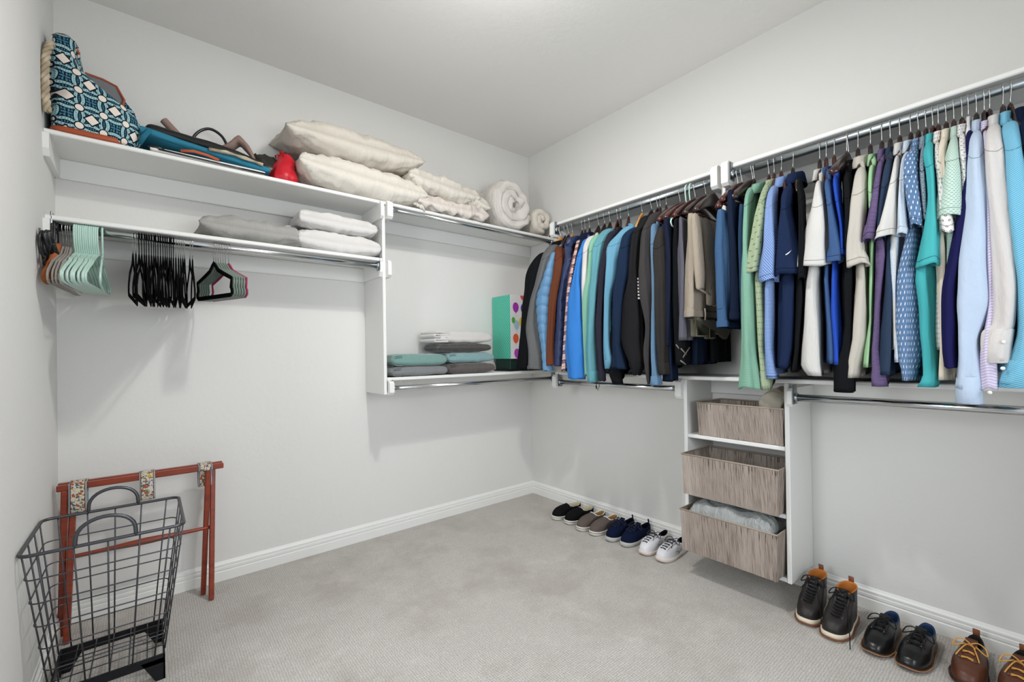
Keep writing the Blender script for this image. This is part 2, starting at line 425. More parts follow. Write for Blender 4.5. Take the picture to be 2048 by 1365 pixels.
# ================================================================== HANGERS
def add_hook(m, x, y, ztop, zend, yawv=0., r=.0019, R=.0195, ax='y', n=8):
    """hook round a rod that runs along ax at (x,y,ztop); stem ends at zend; opening to the back"""
    pts = []
    for k in range(0, 15):
        a = math.radians(-35+k*17.5)  # from rear, over the top, down the front
        pts.append((math.cos(a)*R, math.sin(a)*R))
    # a: -35 (rear, below) .. 210 (front, below)
    pts += [(-.004, -.034), (0, -.046), (0, zend-ztop)]
    out = []
    for u, dz in pts:
        dx, dy = (u, 0) if ax == 'y' else (0, u)
        c, s = math.cos(yawv), math.sin(yawv)
        out.append((x+dx*c-dy*s, y+dx*s+dy*c, ztop+dz))
    m.tube(out, r, n)
def wood_hanger(y, label, mat, bar=False, zr=RZ, yawv=0., w=.215, group=None, clips=False, tip=.105, nz0=2.018, thin=1.):
    t = thing('wooden_hanger', label, 'hanger', (RX, y, zr-.2), group)
    m = MB(); add_hook(m, RX, y, zr, nz0-.005, yawv); m.build('hook', M_HOOK, t)
    m = MB(); R = []
    c, s = math.cos(yawv), math.sin(yawv)
    for i in range(25):
        q = i/12-1
        u = q*w; a = abs(q)
        zc = nz0-.022-tip*(a**1.15)*(1 if a < .9 else 1.02) - (.012*(1-a)**2)
        hh = (.021*(1-a)**.8*1.15+.0125)*(1 if thin == 1 else .8); tt = (.0065+.011*a**1.6)*thin+(.0045*(1-a)**8 if thin < 1 else 0)
        if a > .95: hh *= .8; tt *= .85
        ring = []
        for k in range(10):
            th = 2*PI*k/10
            v = tt*spow(math.cos(th), .7); zz = hh*spow(math.sin(th), .7)
            ring.append((RX+u*c-v*s, y+u*s+v*c, zc+zz))
        R.append(ring)
    m.rings(R); m.build('shoulder_bar', mat, t)
    if bar:
        m = MB(); zt = nz0-.022-tip-.006
        e = [(RX+q*w*.93*c, y+q*w*.93*s) for q in (-1, 1)]
        m.tube([(e[0][0], e[0][1], zt-.012), (e[1][0], e[1][1], zt-.012)], .0055, 8); m.build('trouser_bar', mat, t)
        m = MB()
        for q in e: m.tube([(q[0], q[1]-.014, zt+.004), (q[0], q[1]+.014, zt+.004)], .0045, 8)
        m.build('rivet', M_CHROME, t)
    return t

# ================================================================== GARMENTS
M_DARKIN = Mat('shadowed_lining', '15161a', .95).m
FAB = {}
def F(key, *a, **k): FAB[key] = fabric(key+'_cloth', *a, **k)
F('black', '17181b', heather=0); F('black2', '202022'); F('greyfleece', '6d6e70', grain=.5, heather=.5, wr=.003)
F('ltpuffer', '5089b6', rough=.45, grain=.05, wr=.006, sheen=0, spec=.4); F('brown', '6b3820', grain=.25); F('navypuffer', '1b2f5c', rough=.4, grain=.05, wr=.006, sheen=0, spec=.45)
F('navy', '151f38'); F('navy2', '182a44'); F('brightblue', '0b7ad2', rough=.6, grain=.04, wr=.005, sheen=0); F('white', 'cfccc7')
F('seafoam', '74b396'); F('teal', '5299a6', grain=.2); F('plum', '2c2a38'); F('sky', '5798b6', grain=.15); F('charcoal', '403d3d', heather=.35)
F('denimlight', '6089ad', heather=.5); F('heather', '34312f', heather=.35); F('linen', 'cdcbc6', wr=.006); F('steel', '395c8e', heather=.35)
F('royal', '0a48bb', grain=.06); F('sand', 'bdb6aa', grain=.08, wr=.003); F('palegreen', '93c690'); F('slatenavy', '2b3d56'); F('offwhite', 'cfccc6', grain=.06)
F('turq', '18aeb2', grain=.06); F('cream', 'e0d3bd'); F('indigo', '1c1c50'); F('oxford', 'b3c6de', grain=.12, wr=.006)
F('dresswhite', 'cec8c4', grain=.06, wr=.006); F('navypolo', '19294a'); F('purple', '5e4d75')
# patterned cloths
def P_stripes_h(key, base, col, period, frac=.45, **k):
    M = fabric(key+'_cloth', base, **k); u, v, uv = M.uv(); M.mix((v*(1/period)).fr() < frac, col); FAB[key] = M
P_stripes_h('mintstripe', '628f7b', '86b39c', .0045, .5); P_stripes_h('lilac', 'd3cbe0', 'b3a4c4', .009, .4)
M = FAB['purple']; u, v, uv = M.uv(); M.mix((M.noise(uv, 60, 2, .5, stretch=(.15, 9, 1))-.45)*1.2, '8f7ca8')
M = fabric('blue_stripe_cloth', '7cc0d8', grain=.04); u, v, uv = M.uv(); M.mix((((u*.55+v)*(1/.0062)).fr() < .38), '3f93b8'); FAB['bluestripe'] = M
M = fabric('seersucker_cloth', 'dfe6ef', grain=.05); u, v, uv = M.uv(); M.mix((v*(1/.004)).fr() < .42, '9db6cf'); M.bump((v*(2*PI/.004)).sin(), .0008, .6); FAB['seersucker'] = M
def cell(M, u, v, su, sv, stag=.5):
    row = (v*(1/sv)).fl(); a = (u*(1/su)+row*stag).fr()-.5; b = (v*(1/sv)).fr()-.5; return a, b
M = fabric('sage_print_cloth', '97a884', grain=.08); u, v, uv = M.uv(); a, b = cell(M, u, v, .03, .026)
d1 = ((a.ab()-.11).sq()+(b+.06).sq()).sqrt(); M.mix(((d1-.07).ab() < .028).mx(((a.ab()+(b-.02).ab()*1.6) < .10)), '52633f'); FAB['sage'] = M
M = fabric('micro_print_cloth', '93aed8', grain=.04); u, v, uv = M.uv(); a, b = cell(M, u, v, .0068, .006)
M.mix((a.sq()+b.sq()).sqrt() < .36, '2f569e'); FAB['microblue'] = M
M = fabric('dash_print_cloth', '567ba6', grain=.15, wr=.008); u, v, uv = M.uv(); a, b = cell(M, u, v, .017, .020, .45)
M.mix(((a*2.6+b*.5).sq()+(b*1.0).sq()).sqrt() < .30, 'd9dbe2'); FAB['dashblue'] = M
M = fabric('speckle_cloth', '33475c', grain=.05); u, v, uv = M.uv(); M.mix((M.noise(uv, 420, 1, .5)-.48)*9, 'b9cad6'); FAB['speckle'] = M
M = fabric('ring_print_cloth', 'e2ded9', grain=.04); u, v, uv = M.uv(); a, b = cell(M, u, v, .017, .017)
M.mix(((a.sq()+b.sq()).sqrt()-.15).ab() < .05, '55514e'); FAB['ringwhite'] = M
M = fabric('grey_mark_cloth', 'dedbd8', grain=.04, wr=.008); u, v, uv = M.uv(); a, b = cell(M, u, v, .02, .013)
M.mix(((a.sq()*1.1+(b*2.2).sq()).sqrt() < .3).mn((M.noise(uv, 90, 1) > .45)), '6f6b73'); FAB['greymark'] = M
M = fabric('mesh_cloth', 'bdd6c8', grain=.04, wr=.003); u, v, uv = M.uv(); a, b = cell(M, u, v, .0085, .0062)
M.mix(((a*.8).sq()+(b*1.5).sq()).sqrt() < .27, '6f9184'); M.bump((a.sq()+b.sq()).sqrt(), .001, .5); FAB['mesh'] = M
M = fabric('plaid_cloth', 'd8b9b0', grain=.1); u, v, uv = M.uv()
M.mix((u*(1/.05)).fr() < .42, '1d1f2b'); M.mix(((v*(1/.06)).fr() < .42)*.85, '23202e'); M.mix((((u*(1/.025)).fr()-.5).ab() < .06).mx(((v*(1/.03)).fr()-.5).ab() < .06), 'b07a76'); FAB['plaid'] = M

def sleeve(st, mat, parent, seed, name='sleeve', puff=False, N=26, openend=True, wr=.075, stretch=1., ytop=None, marks=None, smat=None):
    """st rows: z, xc, yc, a, b (top to bottom)"""
    st = np.array(st, dtype=float); ln = abs(st[0, 0]-st[-1, 0])
    P = cr(st, max(14, int(ln/(.0062 if puff else .018)))); P[:, 3:] = np.maximum(P[:, 3:], .005)
    m = MB(); R = []
    ph = [random.Random(seed*31+i).uniform(0, 6.28) for i in range(6)]
    n = len(P)
    for i, (z, xc, yc, a, b) in enumerate(P):
        s = (st[0, 0]-z)
        k = 1.
        if i < 4: k = (.35, .72, .9, .97)[i]
        ring = []
        pf = 1.
        if puff: pf = .84+.20*abs(math.sin(PI*s/.062+ph[0]*.1))**.4
        for j in range(N):
            th = 2*PI*j/N
            am = wr*min(1, s/.15)
            f = 1+am*(math.sin(3*th+ph[1]+s*3)+.7*math.sin(5*th+ph[2]-s*5)+.5*math.sin(2*th+ph[3]+s*9))+am*.9*nz(th*.9, s*9, seed)+am*1.3*nz(math.cos(th)*.8, math.sin(th)*.8+s*3.2, seed+2.5)
            f *= k*pf
            x = xc+a*f*spow(math.cos(th), .85); y = yc+b*f*spow(math.sin(th), .85)
            zz = z+.004*math.sin(2*th+ph[4])*min(1, s/.2)+(.006*nz(th, s*5, seed+9) if i > n-4 else 0)
            ring.append((x, y, zz))
        R.append(np.array(ring))
    if openend:
        last = R[-1]; c = last.mean(0)
        R.append(c+(last-c)*np.array([.9, .86, 1])+np.array([0, 0, .001]))
        R.append(c+(last-c)*np.array([.85, .8, 1])+np.array([0, 0, .03]))
        R.append(c+(last-c)*np.array([.6, .5, 1])+np.array([0, 0, .06]))
    m.rings(R); o = m.build(name, mat, parent)
    if marks:
        for zs, sl in marks:
            ms = MB(); pts = []
            for j in range(N):
                zz = zs+sl*math.cos(2*PI*j/N); i = int(np.argmin(np.abs(P[:, 0]-zz))); i2 = min(max(i, 4), n-2)
                i3 = i2+1 if P[i2, 0] > zz else i2-1; f = (P[i2, 0]-zz)/(P[i2, 0]-P[i3, 0]) if P[i2, 0] != P[i3, 0] else 0
                a = R[i2][j]*(1-f)+R[i3][j]*f; cc = np.array([P[i2, 1], P[i2, 2], a[2]]); dd_ = a-cc; l = max(1e-4, np.linalg.norm(dd_))
                pts.append(tuple(a+dd_/l*.0004))
            ms.tube(pts, .0011, 5, closed=True)
            ms.build('seam', smat, o)
    return o

def body(yh, fr, mat, parent, seed, ztop=1.985, zbot=1.1, pants=False, puff=False, neck=.034, name='body', xw=None, mid=.0135, d0=0., bx=0.):
    """fr rows: z, xfront, yc, b ; continuous slab from the front edge back to the wall side"""
    fr = np.array(sorted([list(r) for r in fr], key=lambda r: -r[0]), dtype=float)
    zs = np.linspace(ztop, zbot, max(14, int((ztop-zbot)/(.0062 if puff else .02))))
    N = 52; m = MB(); R = []
    ph = [random.Random(seed*17+i).uniform(0, 6.28) for i in range(6)]
    for z in zs:
        d = ztop-z
        dd = d+d0
        xf = np.interp(-z, -fr[:, 0], fr[:, 1]); yc = np.interp(-z, -fr[:, 0], fr[:, 2]); b = np.interp(-z, -fr[:, 0], fr[:, 3])
        if pants: W = (xw[1]-xw[0])/2; xm = (xw[0]+xw[1])/2
        else:
            Wf = RX-xf
            w = np.interp(d, [0, .012, .03, .055, .085, .12, .16], [.052, .062, .098, .145, .19, .22, .3])
            W = min(Wf, w); xm = RX
        W = min(W, xm*-1-.012)
        tm = mid if not pants else mid
        if not pants and d < .09: tm = max(neck, .02)*(1-d/.09)+mid*(d/.09)
        ring = []; k = 1.
        if d < .012: k = .75
        pf = .84+.26*abs(math.sin(PI*d/.062))**.4 if puff else 1.
        for j in range(N):
            th = 2*PI*j/N
            q = spow(math.cos(th), .55); x = xm+W*q
            g = max(0., min(1., -(x-RX)/max(.05, RX-xf))); g = g*g*(3-2*g)
            if pants:
                g = max(0., min(1., (xw[1]-x)/(xw[1]-xw[0])))
            y0 = yh+(yc-yh)*g
            if bx and not pants and x > RX:
                gb = min(1., (x-RX)/.22); y0 = yh-bx*gb*gb*(3-2*gb)
            tt = (tm+(b-tm)*g**(2 if not pants else 1))*pf
            fold = (1.6 if pants else 1)*min(1, dd/.2)*(.006*math.sin(x*62+ph[0]+dd*3)+.004*math.sin(x*105+ph[1]-dd*5))+.004*nz(x*8, z*6, seed)
            y = y0+tt*k*spow(math.sin(th), .5)+fold*(.6 if tt < .02 else 1)
            zz = z
            if x > -.31 and z < 1.09: zz = 1.09
            elif x > -.35 and z < 1.09: zz = z+(1.09-z)*(x+.35)/.04
            if pants and d < .015: zz = z
            ring.append((x, y, zz))
        R.append(np.array(ring))
    last = R[-1]; c = last.mean(0)
    R.append(np.column_stack([c[0]+(last[:, 0]-c[0])*.985, last[:, 1]*.35+c[1]*.65 if False else last[:, 1], last[:, 2]+.002]))
    m.rings(R); return m.build(name, mat, parent)

def collar(C, xf, mat, parent, seed, h=.050):
    z, y, b = C; z = min(max(z, 1.98), 1.995); b = max(.013, min(b, .030)); m = MB()
    for sgn in (1,):
        R = []
        for i, (dz, k) in enumerate(((-h, 1.22), (-h*.95, 1.28), (-h*.4, 1.12), (0, 1.0), (.003, .9), (-.004, .8), (-h*.6, .74))):
            ring = []
            for j in range(28):
                th = 2*PI*j/28
                ring.append((RX+.070*k*math.cos(th)-.014, y+b*k*math.sin(th), z+dz-.018*(math.cos(th) < -.2)*abs(math.cos(th))*(1 if i < 6 else .5)))
            R.append(ring)
        m.rings(R, cap0=False, cap1=True)
    return m.build('collar', mat, parent)

GN = {}
SEAMS = {}
def seam_mat(key):
    if key not in SEAMS: SEAMS[key] = Mat(key+'_stitching', tuple(x*.5 for x in FAB[key].col), .9, spec=.05).m
    return SEAMS[key]
def garment(g, label, cat, hcol=None, hlabel=None, group=None):
    name, yh = g['n'], g['y']; mat = FAB[g['m']].m; seed = len(GN)+1; GN[name] = 1
    Sx = g['S']; Bx = g['B']; kind = g['k']; puff = bool(g.get('puff'))
    C = g['C']; zt = 1.968
    t = thing(name, label, cat, (RX, yh, RZ-1.), group)
    rows = []
    if Sx:
        for z, xc, yc, a, b in Sx:
            if kind == 'short' and Bx and z < 1.79: continue
            rows.append([z, xc+.012, yc, max(.008, b*.55)])
    for z, xc, yc, a, b in Bx: rows.append([z, xc-a+.004, yc, b])
    zb = min([r[0] for r in Bx]) if Bx else max(1.10, Sx[-1][0]+.05)
    rows = [[2.0, -.36, yh+(rows[0][2]-yh)*.3, .014]]+rows
    tp = [r for r in rows if r[0] > 1.80]; dyt = (np.mean([r[2] for r in tp[1:]]) if len(tp) > 1 else rows[-1][2])-yh
    g['_yaw'] = math.asin(max(-.6, min(.6, -dyt/.17)))
    rows[0][2] = yh+dyt*.4
    body(yh, rows, mat, t, seed, zt, zb, puff=puff, neck=min(.03, C[2]*.8) if C else .02, bx=dyt*.8)
    if Sx:
        st = [list(r) for r in Sx]
        mk = [] if puff else [(st[0][0]-.10, .03)]
        if kind == 'short': mk.append((st[-1][0]+.022, 0.))
        mk = [q for q in mk if q[0] > st[-1][0]+.01]
        g['_sl'] = sleeve(st, mat, t, seed, puff=puff, wr=.06 if puff else .11, marks=mk, smat=seam_mat(g['m']))
        back = []
        for z, xc, yc, a, b in st:
            aa = min(a, .022); xb = min(-.58-xc, -.008-aa)
            zz = z if z > 1.105 else 1.105
            back.append([zz, xb, yh-.8*dyt, aa, min(b, .02)])
        bb = [back[0]]
        for r in back[1:]:
            if r[0] < bb[-1][0]-.01: bb.append(r)
        if len(bb) > 2: sleeve(bb, mat, t, seed+50, wr=.04)
    if C: collar(C, -.36, mat, t, seed)
    return t
GARMENTS = [
 {'n': 'wool_coat','y': -0.659,'m': 'black','k': 'long','S': [[1.906,-0.419,-0.625,0.025,0.023],[1.851,-0.465,-0.611,0.032,0.03],[1.763,-0.497,-0.597,0.035,0.052],[1.574,-0.516,-0.567,0.035,0.045],[1.297,-0.52,-0.538,0.035,0.053],[1.094,-0.52,-0.499,0.035,0.057]],'B': [],'C': [2.049,-0.668,0.034]},
 {'n': 'fleece_jacket','y': -0.662,'m': 'greyfleece','k': 'long','S': [[1.961,-0.355,-0.66,0.035,0.041],[1.891,-0.434,-0.695,0.035,0.046],[1.834,-0.473,-0.7,0.035,0.039],[1.698,-0.51,-0.682,0.035,0.039],[1.568,-0.517,-0.629,0.033,0.032],[1.398,-0.52,-0.598,0.035,0.044],[1.226,-0.52,-0.62,0.035,0.044],[1.093,-0.52,-0.614,0.035,0.054]],'B': [],'C': None},
 {'n': 'puffer_jacket','y': -0.703,'m': 'ltpuffer','k': 'long','S': [[1.876,-0.449,-0.768,0.028,0.025],[1.787,-0.493,-0.768,0.031,0.028],[1.688,-0.511,-0.752,0.035,0.041],[1.56,-0.517,-0.706,0.035,0.057],[1.392,-0.52,-0.708,0.035,0.042],[1.224,-0.52,-0.729,0.029,0.027],[1.085,-0.52,-0.75,0.033,0.03]],'B': [],'C': None,'puff': 1},
 {'n': 'suede_jacket','y': -0.737,'m': 'brown','k': 'long','S': [[1.935,-0.385,-0.736,0.024,0.021],[1.849,-0.466,-0.811,0.028,0.024],[1.742,-0.502,-0.838,0.029,0.025],[1.549,-0.518,-0.806,0.028,0.024],[1.387,-0.52,-0.789,0.026,0.023],[1.223,-0.52,-0.778,0.028,0.025],[1.122,-0.52,-0.781,0.031,0.028]],'B': [],'C': None},
 {'n': 'down_vest','y': -0.774,'m': 'navypuffer','k': 'vest','S': [],'B': [[1.955,-0.336,-0.79,0.03,0.048],[1.801,-0.465,-0.899,0.03,0.034],[1.672,-0.486,-0.887,0.03,0.027],[1.546,-0.493,-0.857,0.03,0.031],[1.223,-0.495,-0.825,0.03,0.038],[1.115,-0.495,-0.818,0.03,0.026]],'C': [2.007,-0.808,0.068],'puff': 1},
 {'n': 'flannel_shirt','y': -0.861,'m': 'plaid','k': 'long','S': [[1.938,-0.381,-0.921,0.021,0.017],[1.852,-0.464,-0.971,0.019,0.015],[1.69,-0.51,-0.966,0.02,0.017],[1.535,-0.518,-0.941,0.02,0.017],[1.221,-0.52,-0.912,0.019,0.016],[1.088,-0.52,-0.901,0.022,0.019]],'B': [],'C': None},
 {'n': 'navy_pullover','y': -0.888,'m': 'navy','k': 'long','S': [[1.938,-0.382,-0.954,0.016,0.013],[1.845,-0.468,-1.006,0.021,0.016],[1.654,-0.512,-1.0,0.02,0.016],[1.47,-0.52,-0.97,0.021,0.017],[1.221,-0.52,-0.949,0.017,0.014]],'B': [],'C': [2.005,-0.924,0.038]},
 {'n': 'rain_jacket','y': -0.927,'m': 'brightblue','k': 'long','S': [[1.928,-0.394,-0.992,0.022,0.017],[1.841,-0.47,-1.024,0.024,0.019],[1.713,-0.507,-1.018,0.028,0.022],[1.529,-0.519,-1.001,0.035,0.055],[1.375,-0.52,-0.992,0.035,0.072],[1.22,-0.52,-0.993,0.035,0.072],[1.041,-0.52,-1.0,0.035,0.055]],'B': [],'C': None},
 {'n': 'white_sweatshirt','y': -1.003,'m': 'white','k': 'long','S': [[1.939,-0.38,-1.04,0.035,0.036],[1.867,-0.457,-1.057,0.031,0.024],[1.799,-0.49,-1.067,0.026,0.02],[1.643,-0.513,-1.076,0.026,0.02],[1.522,-0.519,-1.073,0.017,0.013],[1.249,-0.52,-1.075,0.012,0.008]],'B': [],'C': None},
 {'n': 'seafoam_sweatshirt','y': -1.052,'m': 'seafoam','k': 'long','S': [[1.931,-0.39,-1.098,0.035,0.032],[1.874,-0.451,-1.104,0.035,0.026],[1.79,-0.492,-1.116,0.026,0.019],[1.638,-0.513,-1.115,0.025,0.019],[1.52,-0.519,-1.093,0.027,0.021],[1.219,-0.52,-1.083,0.017,0.013],[1.062,-0.52,-1.083,0.015,0.012]],'B': [],'C': None},
 {'n': 'teal_sweatshirt','y': -1.096,'m': 'teal','k': 'long','S': [[1.965,-0.351,-1.141,0.035,0.037],[1.898,-0.427,-1.151,0.035,0.031],[1.814,-0.483,-1.156,0.035,0.03],[1.721,-0.506,-1.163,0.034,0.025],[1.632,-0.513,-1.154,0.032,0.024],[1.514,-0.519,-1.143,0.034,0.025],[1.218,-0.52,-1.125,0.035,0.027],[1.027,-0.52,-1.131,0.034,0.025]],'B': [],'C': None},
 {'n': 'plum_sweatshirt','y': -1.154,'m': 'plum','k': 'long','S': [[1.93,-0.392,-1.214,0.035,0.031],[1.863,-0.459,-1.224,0.028,0.019],[1.77,-0.496,-1.227,0.024,0.017],[1.624,-0.514,-1.212,0.027,0.019],[1.508,-0.52,-1.202,0.025,0.018],[1.363,-0.52,-1.188,0.029,0.021],[1.217,-0.52,-1.189,0.026,0.019],[1.036,-0.52,-1.2,0.022,0.016]],'B': [],'C': None},
 {'n': 'black_pullover','y': -1.177,'m': 'black','k': 'vest','S': [],'B': [[1.856,-0.437,-1.272,0.021,0.014],[1.621,-0.489,-1.254,0.024,0.017],[1.361,-0.495,-1.232,0.03,0.022],[1.086,-0.495,-1.269,0.03,0.055],[1.021,-0.495,-1.292,0.03,0.043]],'C': None},
 {'n': 'sky_blue_sweatshirt','y': -1.236,'m': 'sky','k': 'long','S': [[1.936,-0.384,-1.322,0.035,0.038],[1.88,-0.445,-1.317,0.035,0.036],[1.819,-0.481,-1.283,0.035,0.042],[1.73,-0.504,-1.278,0.035,0.028],[1.616,-0.514,-1.272,0.035,0.026],[1.503,-0.52,-1.252,0.025,0.018],[1.274,-0.52,-1.243,0.024,0.017],[1.158,-0.52,-1.255,0.03,0.021],[1.107,-0.52,-1.243,0.017,0.012]],'B': [],'C': None},
 {'n': 'navy_sweatshirt','y': -1.332,'m': 'navy2','k': 'long','S': [[1.906,-0.419,-1.387,0.035,0.036],[1.857,-0.462,-1.359,0.035,0.031],[1.787,-0.493,-1.361,0.035,0.029],[1.659,-0.512,-1.36,0.035,0.033],[1.495,-0.52,-1.329,0.035,0.029],[1.271,-0.52,-1.317,0.034,0.023],[1.215,-0.52,-1.321,0.035,0.024],[1.108,-0.52,-1.33,0.035,0.044]],'B': [],'C': None},
 {'n': 'black_sweatshirt','y': -1.396,'m': 'black2','k': 'long','S': [[1.987,-0.329,-1.389,0.035,0.032],[1.905,-0.42,-1.426,0.035,0.027],[1.848,-0.466,-1.425,0.035,0.026],[1.703,-0.509,-1.434,0.035,0.023],[1.594,-0.515,-1.43,0.035,0.032],[1.486,-0.52,-1.419,0.035,0.049],[1.268,-0.52,-1.407,0.035,0.062],[1.145,-0.52,-1.433,0.035,0.041],[1.077,-0.52,-1.437,0.023,0.014]],'B': [],'C': None,'marks': 1},
 {'n': 'charcoal_hoodie','y': -1.435,'m': 'charcoal','k': 'long','S': [[1.99,-0.326,-1.46,0.035,0.039],[1.936,-0.383,-1.463,0.035,0.03],[1.849,-0.466,-1.482,0.035,0.026],[1.691,-0.51,-1.499,0.035,0.024],[1.583,-0.516,-1.504,0.035,0.029],[1.476,-0.52,-1.509,0.035,0.026],[1.344,-0.52,-1.518,0.024,0.014],[1.212,-0.52,-1.508,0.029,0.017],[1.106,-0.52,-1.509,0.023,0.013],[1.027,-0.52,-1.515,0.014,0.008]],'B': [],'C': [2.023,-1.525,0.024]},
 {'n': 'slate_blue_jacket','y': -1.452,'m': 'denimlight','k': 'long','S': [[1.896,-0.429,-1.506,0.029,0.016],[1.822,-0.479,-1.533,0.025,0.014],[1.737,-0.503,-1.544,0.021,0.012],[1.577,-0.516,-1.552,0.017,0.01],[1.472,-0.52,-1.554,0.016,0.009],[1.211,-0.52,-1.55,0.022,0.013],[1.107,-0.52,-1.555,0.028,0.016],[1.029,-0.52,-1.556,0.035,0.024]],'B': [],'C': None},
 {'n': 'dark_heather_sweatshirt','y': -1.49,'m': 'heather','k': 'long','S': [[1.863,-0.459,-1.58,0.035,0.024],[1.797,-0.491,-1.579,0.035,0.026],[1.729,-0.504,-1.584,0.035,0.029],[1.571,-0.516,-1.595,0.035,0.025],[1.468,-0.52,-1.595,0.035,0.025],[1.262,-0.52,-1.594,0.035,0.025],[1.159,-0.52,-1.598,0.035,0.021],[1.082,-0.52,-1.605,0.035,0.021]],'B': [],'C': None},
 {'n': 'mint_striped_polo','y': -1.962,'m': 'mintstripe','k': 'long','S': [[1.974,-0.342,-1.974,0.035,0.014],[1.889,-0.437,-1.995,0.032,0.012],[1.783,-0.493,-2.01,0.029,0.011],[1.646,-0.513,-2.014,0.033,0.012],[1.534,-0.518,-2.018,0.035,0.022],[1.424,-0.52,-2.017,0.035,0.023],[1.203,-0.52,-2.017,0.035,0.029],[1.115,-0.52,-2.019,0.035,0.037],[1.034,-0.52,-2.02,0.035,0.046]],'B': [],'C': [2.026,-1.993,0.023]},
 {'n': 'sage_print_shirt','y': -2.027,'m': 'sage','k': 'short','S': [[1.975,-0.341,-2.048,0.031,0.01],[1.908,-0.417,-2.061,0.035,0.013],[1.852,-0.464,-2.067,0.035,0.013],[1.77,-0.496,-2.066,0.035,0.019],[1.638,-0.513,-2.053,0.035,0.024],[1.539,-0.518,-2.042,0.035,0.028]],'B': [[1.509,-0.495,-2.058,0.03,0.019],[1.312,-0.495,-2.061,0.03,0.017],[1.203,-0.495,-2.061,0.027,0.009],[1.029,-0.495,-2.077,0.03,0.019]],'C': [2.012,-2.05,0.018]},
 {'n': 'blue_micro_print_polo','y': -2.05,'m': 'microblue','k': 'short','S': [[1.938,-0.381,-2.086,0.035,0.014],[1.88,-0.445,-2.099,0.035,0.015],[1.804,-0.488,-2.108,0.035,0.018],[1.713,-0.507,-2.112,0.035,0.023],[1.627,-0.514,-2.111,0.035,0.029],[1.522,-0.519,-2.102,0.035,0.036],[1.495,-0.52,-2.107,0.035,0.03]],'B': [[1.46,-0.495,-2.097,0.03,0.017],[1.31,-0.495,-2.094,0.03,0.02],[1.202,-0.495,-2.091,0.03,0.021],[1.079,-0.495,-2.096,0.03,0.031]],'C': [1.993,-2.096,0.024]},
 {'n': 'navy_polo','y': -2.08,'m': 'navypolo','k': 'short','S': [[1.909,-0.416,-2.155,0.035,0.018],[1.847,-0.467,-2.162,0.035,0.019],[1.788,-0.492,-2.167,0.035,0.018],[1.699,-0.51,-2.173,0.035,0.027],[1.615,-0.514,-2.177,0.035,0.035],[1.51,-0.519,-2.178,0.035,0.048]],'B': [[1.494,-0.495,-2.166,0.03,0.031],[1.368,-0.495,-2.163,0.03,0.032],[1.201,-0.495,-2.157,0.03,0.032],[1.123,-0.495,-2.147,0.03,0.028]],'C': [2.018,-2.146,0.027],'marks': 2},
 {'n': 'black_polo','y': -2.128,'m': 'black','k': 'short','S': [[1.933,-0.387,-2.184,0.031,0.009],[1.817,-0.482,-2.221,0.028,0.008],[1.706,-0.509,-2.232,0.033,0.009],[1.604,-0.515,-2.233,0.035,0.013],[1.483,-0.52,-2.23,0.035,0.012]],'B': [[1.405,-0.495,-2.216,0.03,0.015],[1.2,-0.495,-2.202,0.03,0.011],[1.107,-0.495,-2.189,0.03,0.009]],'C': None},
 {'n': 'white_linen_shirt','y': -2.232,'m': 'linen','k': 'short','S': [[1.89,-0.435,-2.271,0.031,0.009],[1.843,-0.469,-2.279,0.035,0.012],[1.776,-0.495,-2.284,0.035,0.022],[1.694,-0.51,-2.282,0.035,0.035],[1.596,-0.515,-2.274,0.035,0.047],[1.531,-0.518,-2.268,0.035,0.056]],'B': [[1.481,-0.495,-2.256,0.03,0.022],[1.361,-0.495,-2.252,0.03,0.032],[1.2,-0.495,-2.248,0.03,0.044],[1.129,-0.495,-2.246,0.03,0.046],[1.095,-0.495,-2.26,0.03,0.03]],'C': [1.97,-2.24,0.018]},
 {'n': 'steel_blue_polo','y': -2.256,'m': 'steel','k': 'short','S': [[1.889,-0.436,-2.3,0.031,0.009],[1.832,-0.474,-2.314,0.035,0.011],[1.765,-0.497,-2.325,0.033,0.01],[1.682,-0.511,-2.336,0.035,0.014],[1.583,-0.516,-2.343,0.035,0.022],[1.535,-0.518,-2.338,0.035,0.028]],'B': [[1.475,-0.495,-2.305,0.03,0.009],[1.297,-0.495,-2.314,0.03,0.01],[1.198,-0.495,-2.317,0.03,0.012],[1.144,-0.495,-2.317,0.03,0.011]],'C': [1.976,-2.27,0.015]},
 {'n': 'royal_blue_polo','y': -2.285,'m': 'royal','k': 'short','S': [[1.894,-0.431,-2.326,0.032,0.01],[1.823,-0.479,-2.341,0.03,0.009],[1.737,-0.503,-2.354,0.025,0.008],[1.656,-0.512,-2.364,0.021,0.007],[1.559,-0.517,-2.365,0.024,0.008]],'B': [[1.47,-0.495,-2.336,0.03,0.01],[1.354,-0.495,-2.336,0.03,0.013],[1.198,-0.495,-2.341,0.03,0.012],[1.14,-0.495,-2.342,0.03,0.015]],'C': [1.978,-2.302,0.017]},
 {'n': 'black_trousers_shirt','y': -2.329,'m': 'black','k': 'short','S': [[1.896,-0.429,-2.364,0.035,0.011],[1.81,-0.485,-2.378,0.035,0.011],[1.708,-0.508,-2.385,0.034,0.011],[1.575,-0.516,-2.383,0.034,0.011]],'B': [[1.465,-0.495,-2.372,0.03,0.019],[1.293,-0.495,-2.372,0.03,0.014],[1.198,-0.495,-2.365,0.03,0.025],[1.14,-0.495,-2.355,0.03,0.041],[1.034,-0.495,-2.354,0.03,0.042]],'C': [1.981,-2.342,0.018]},
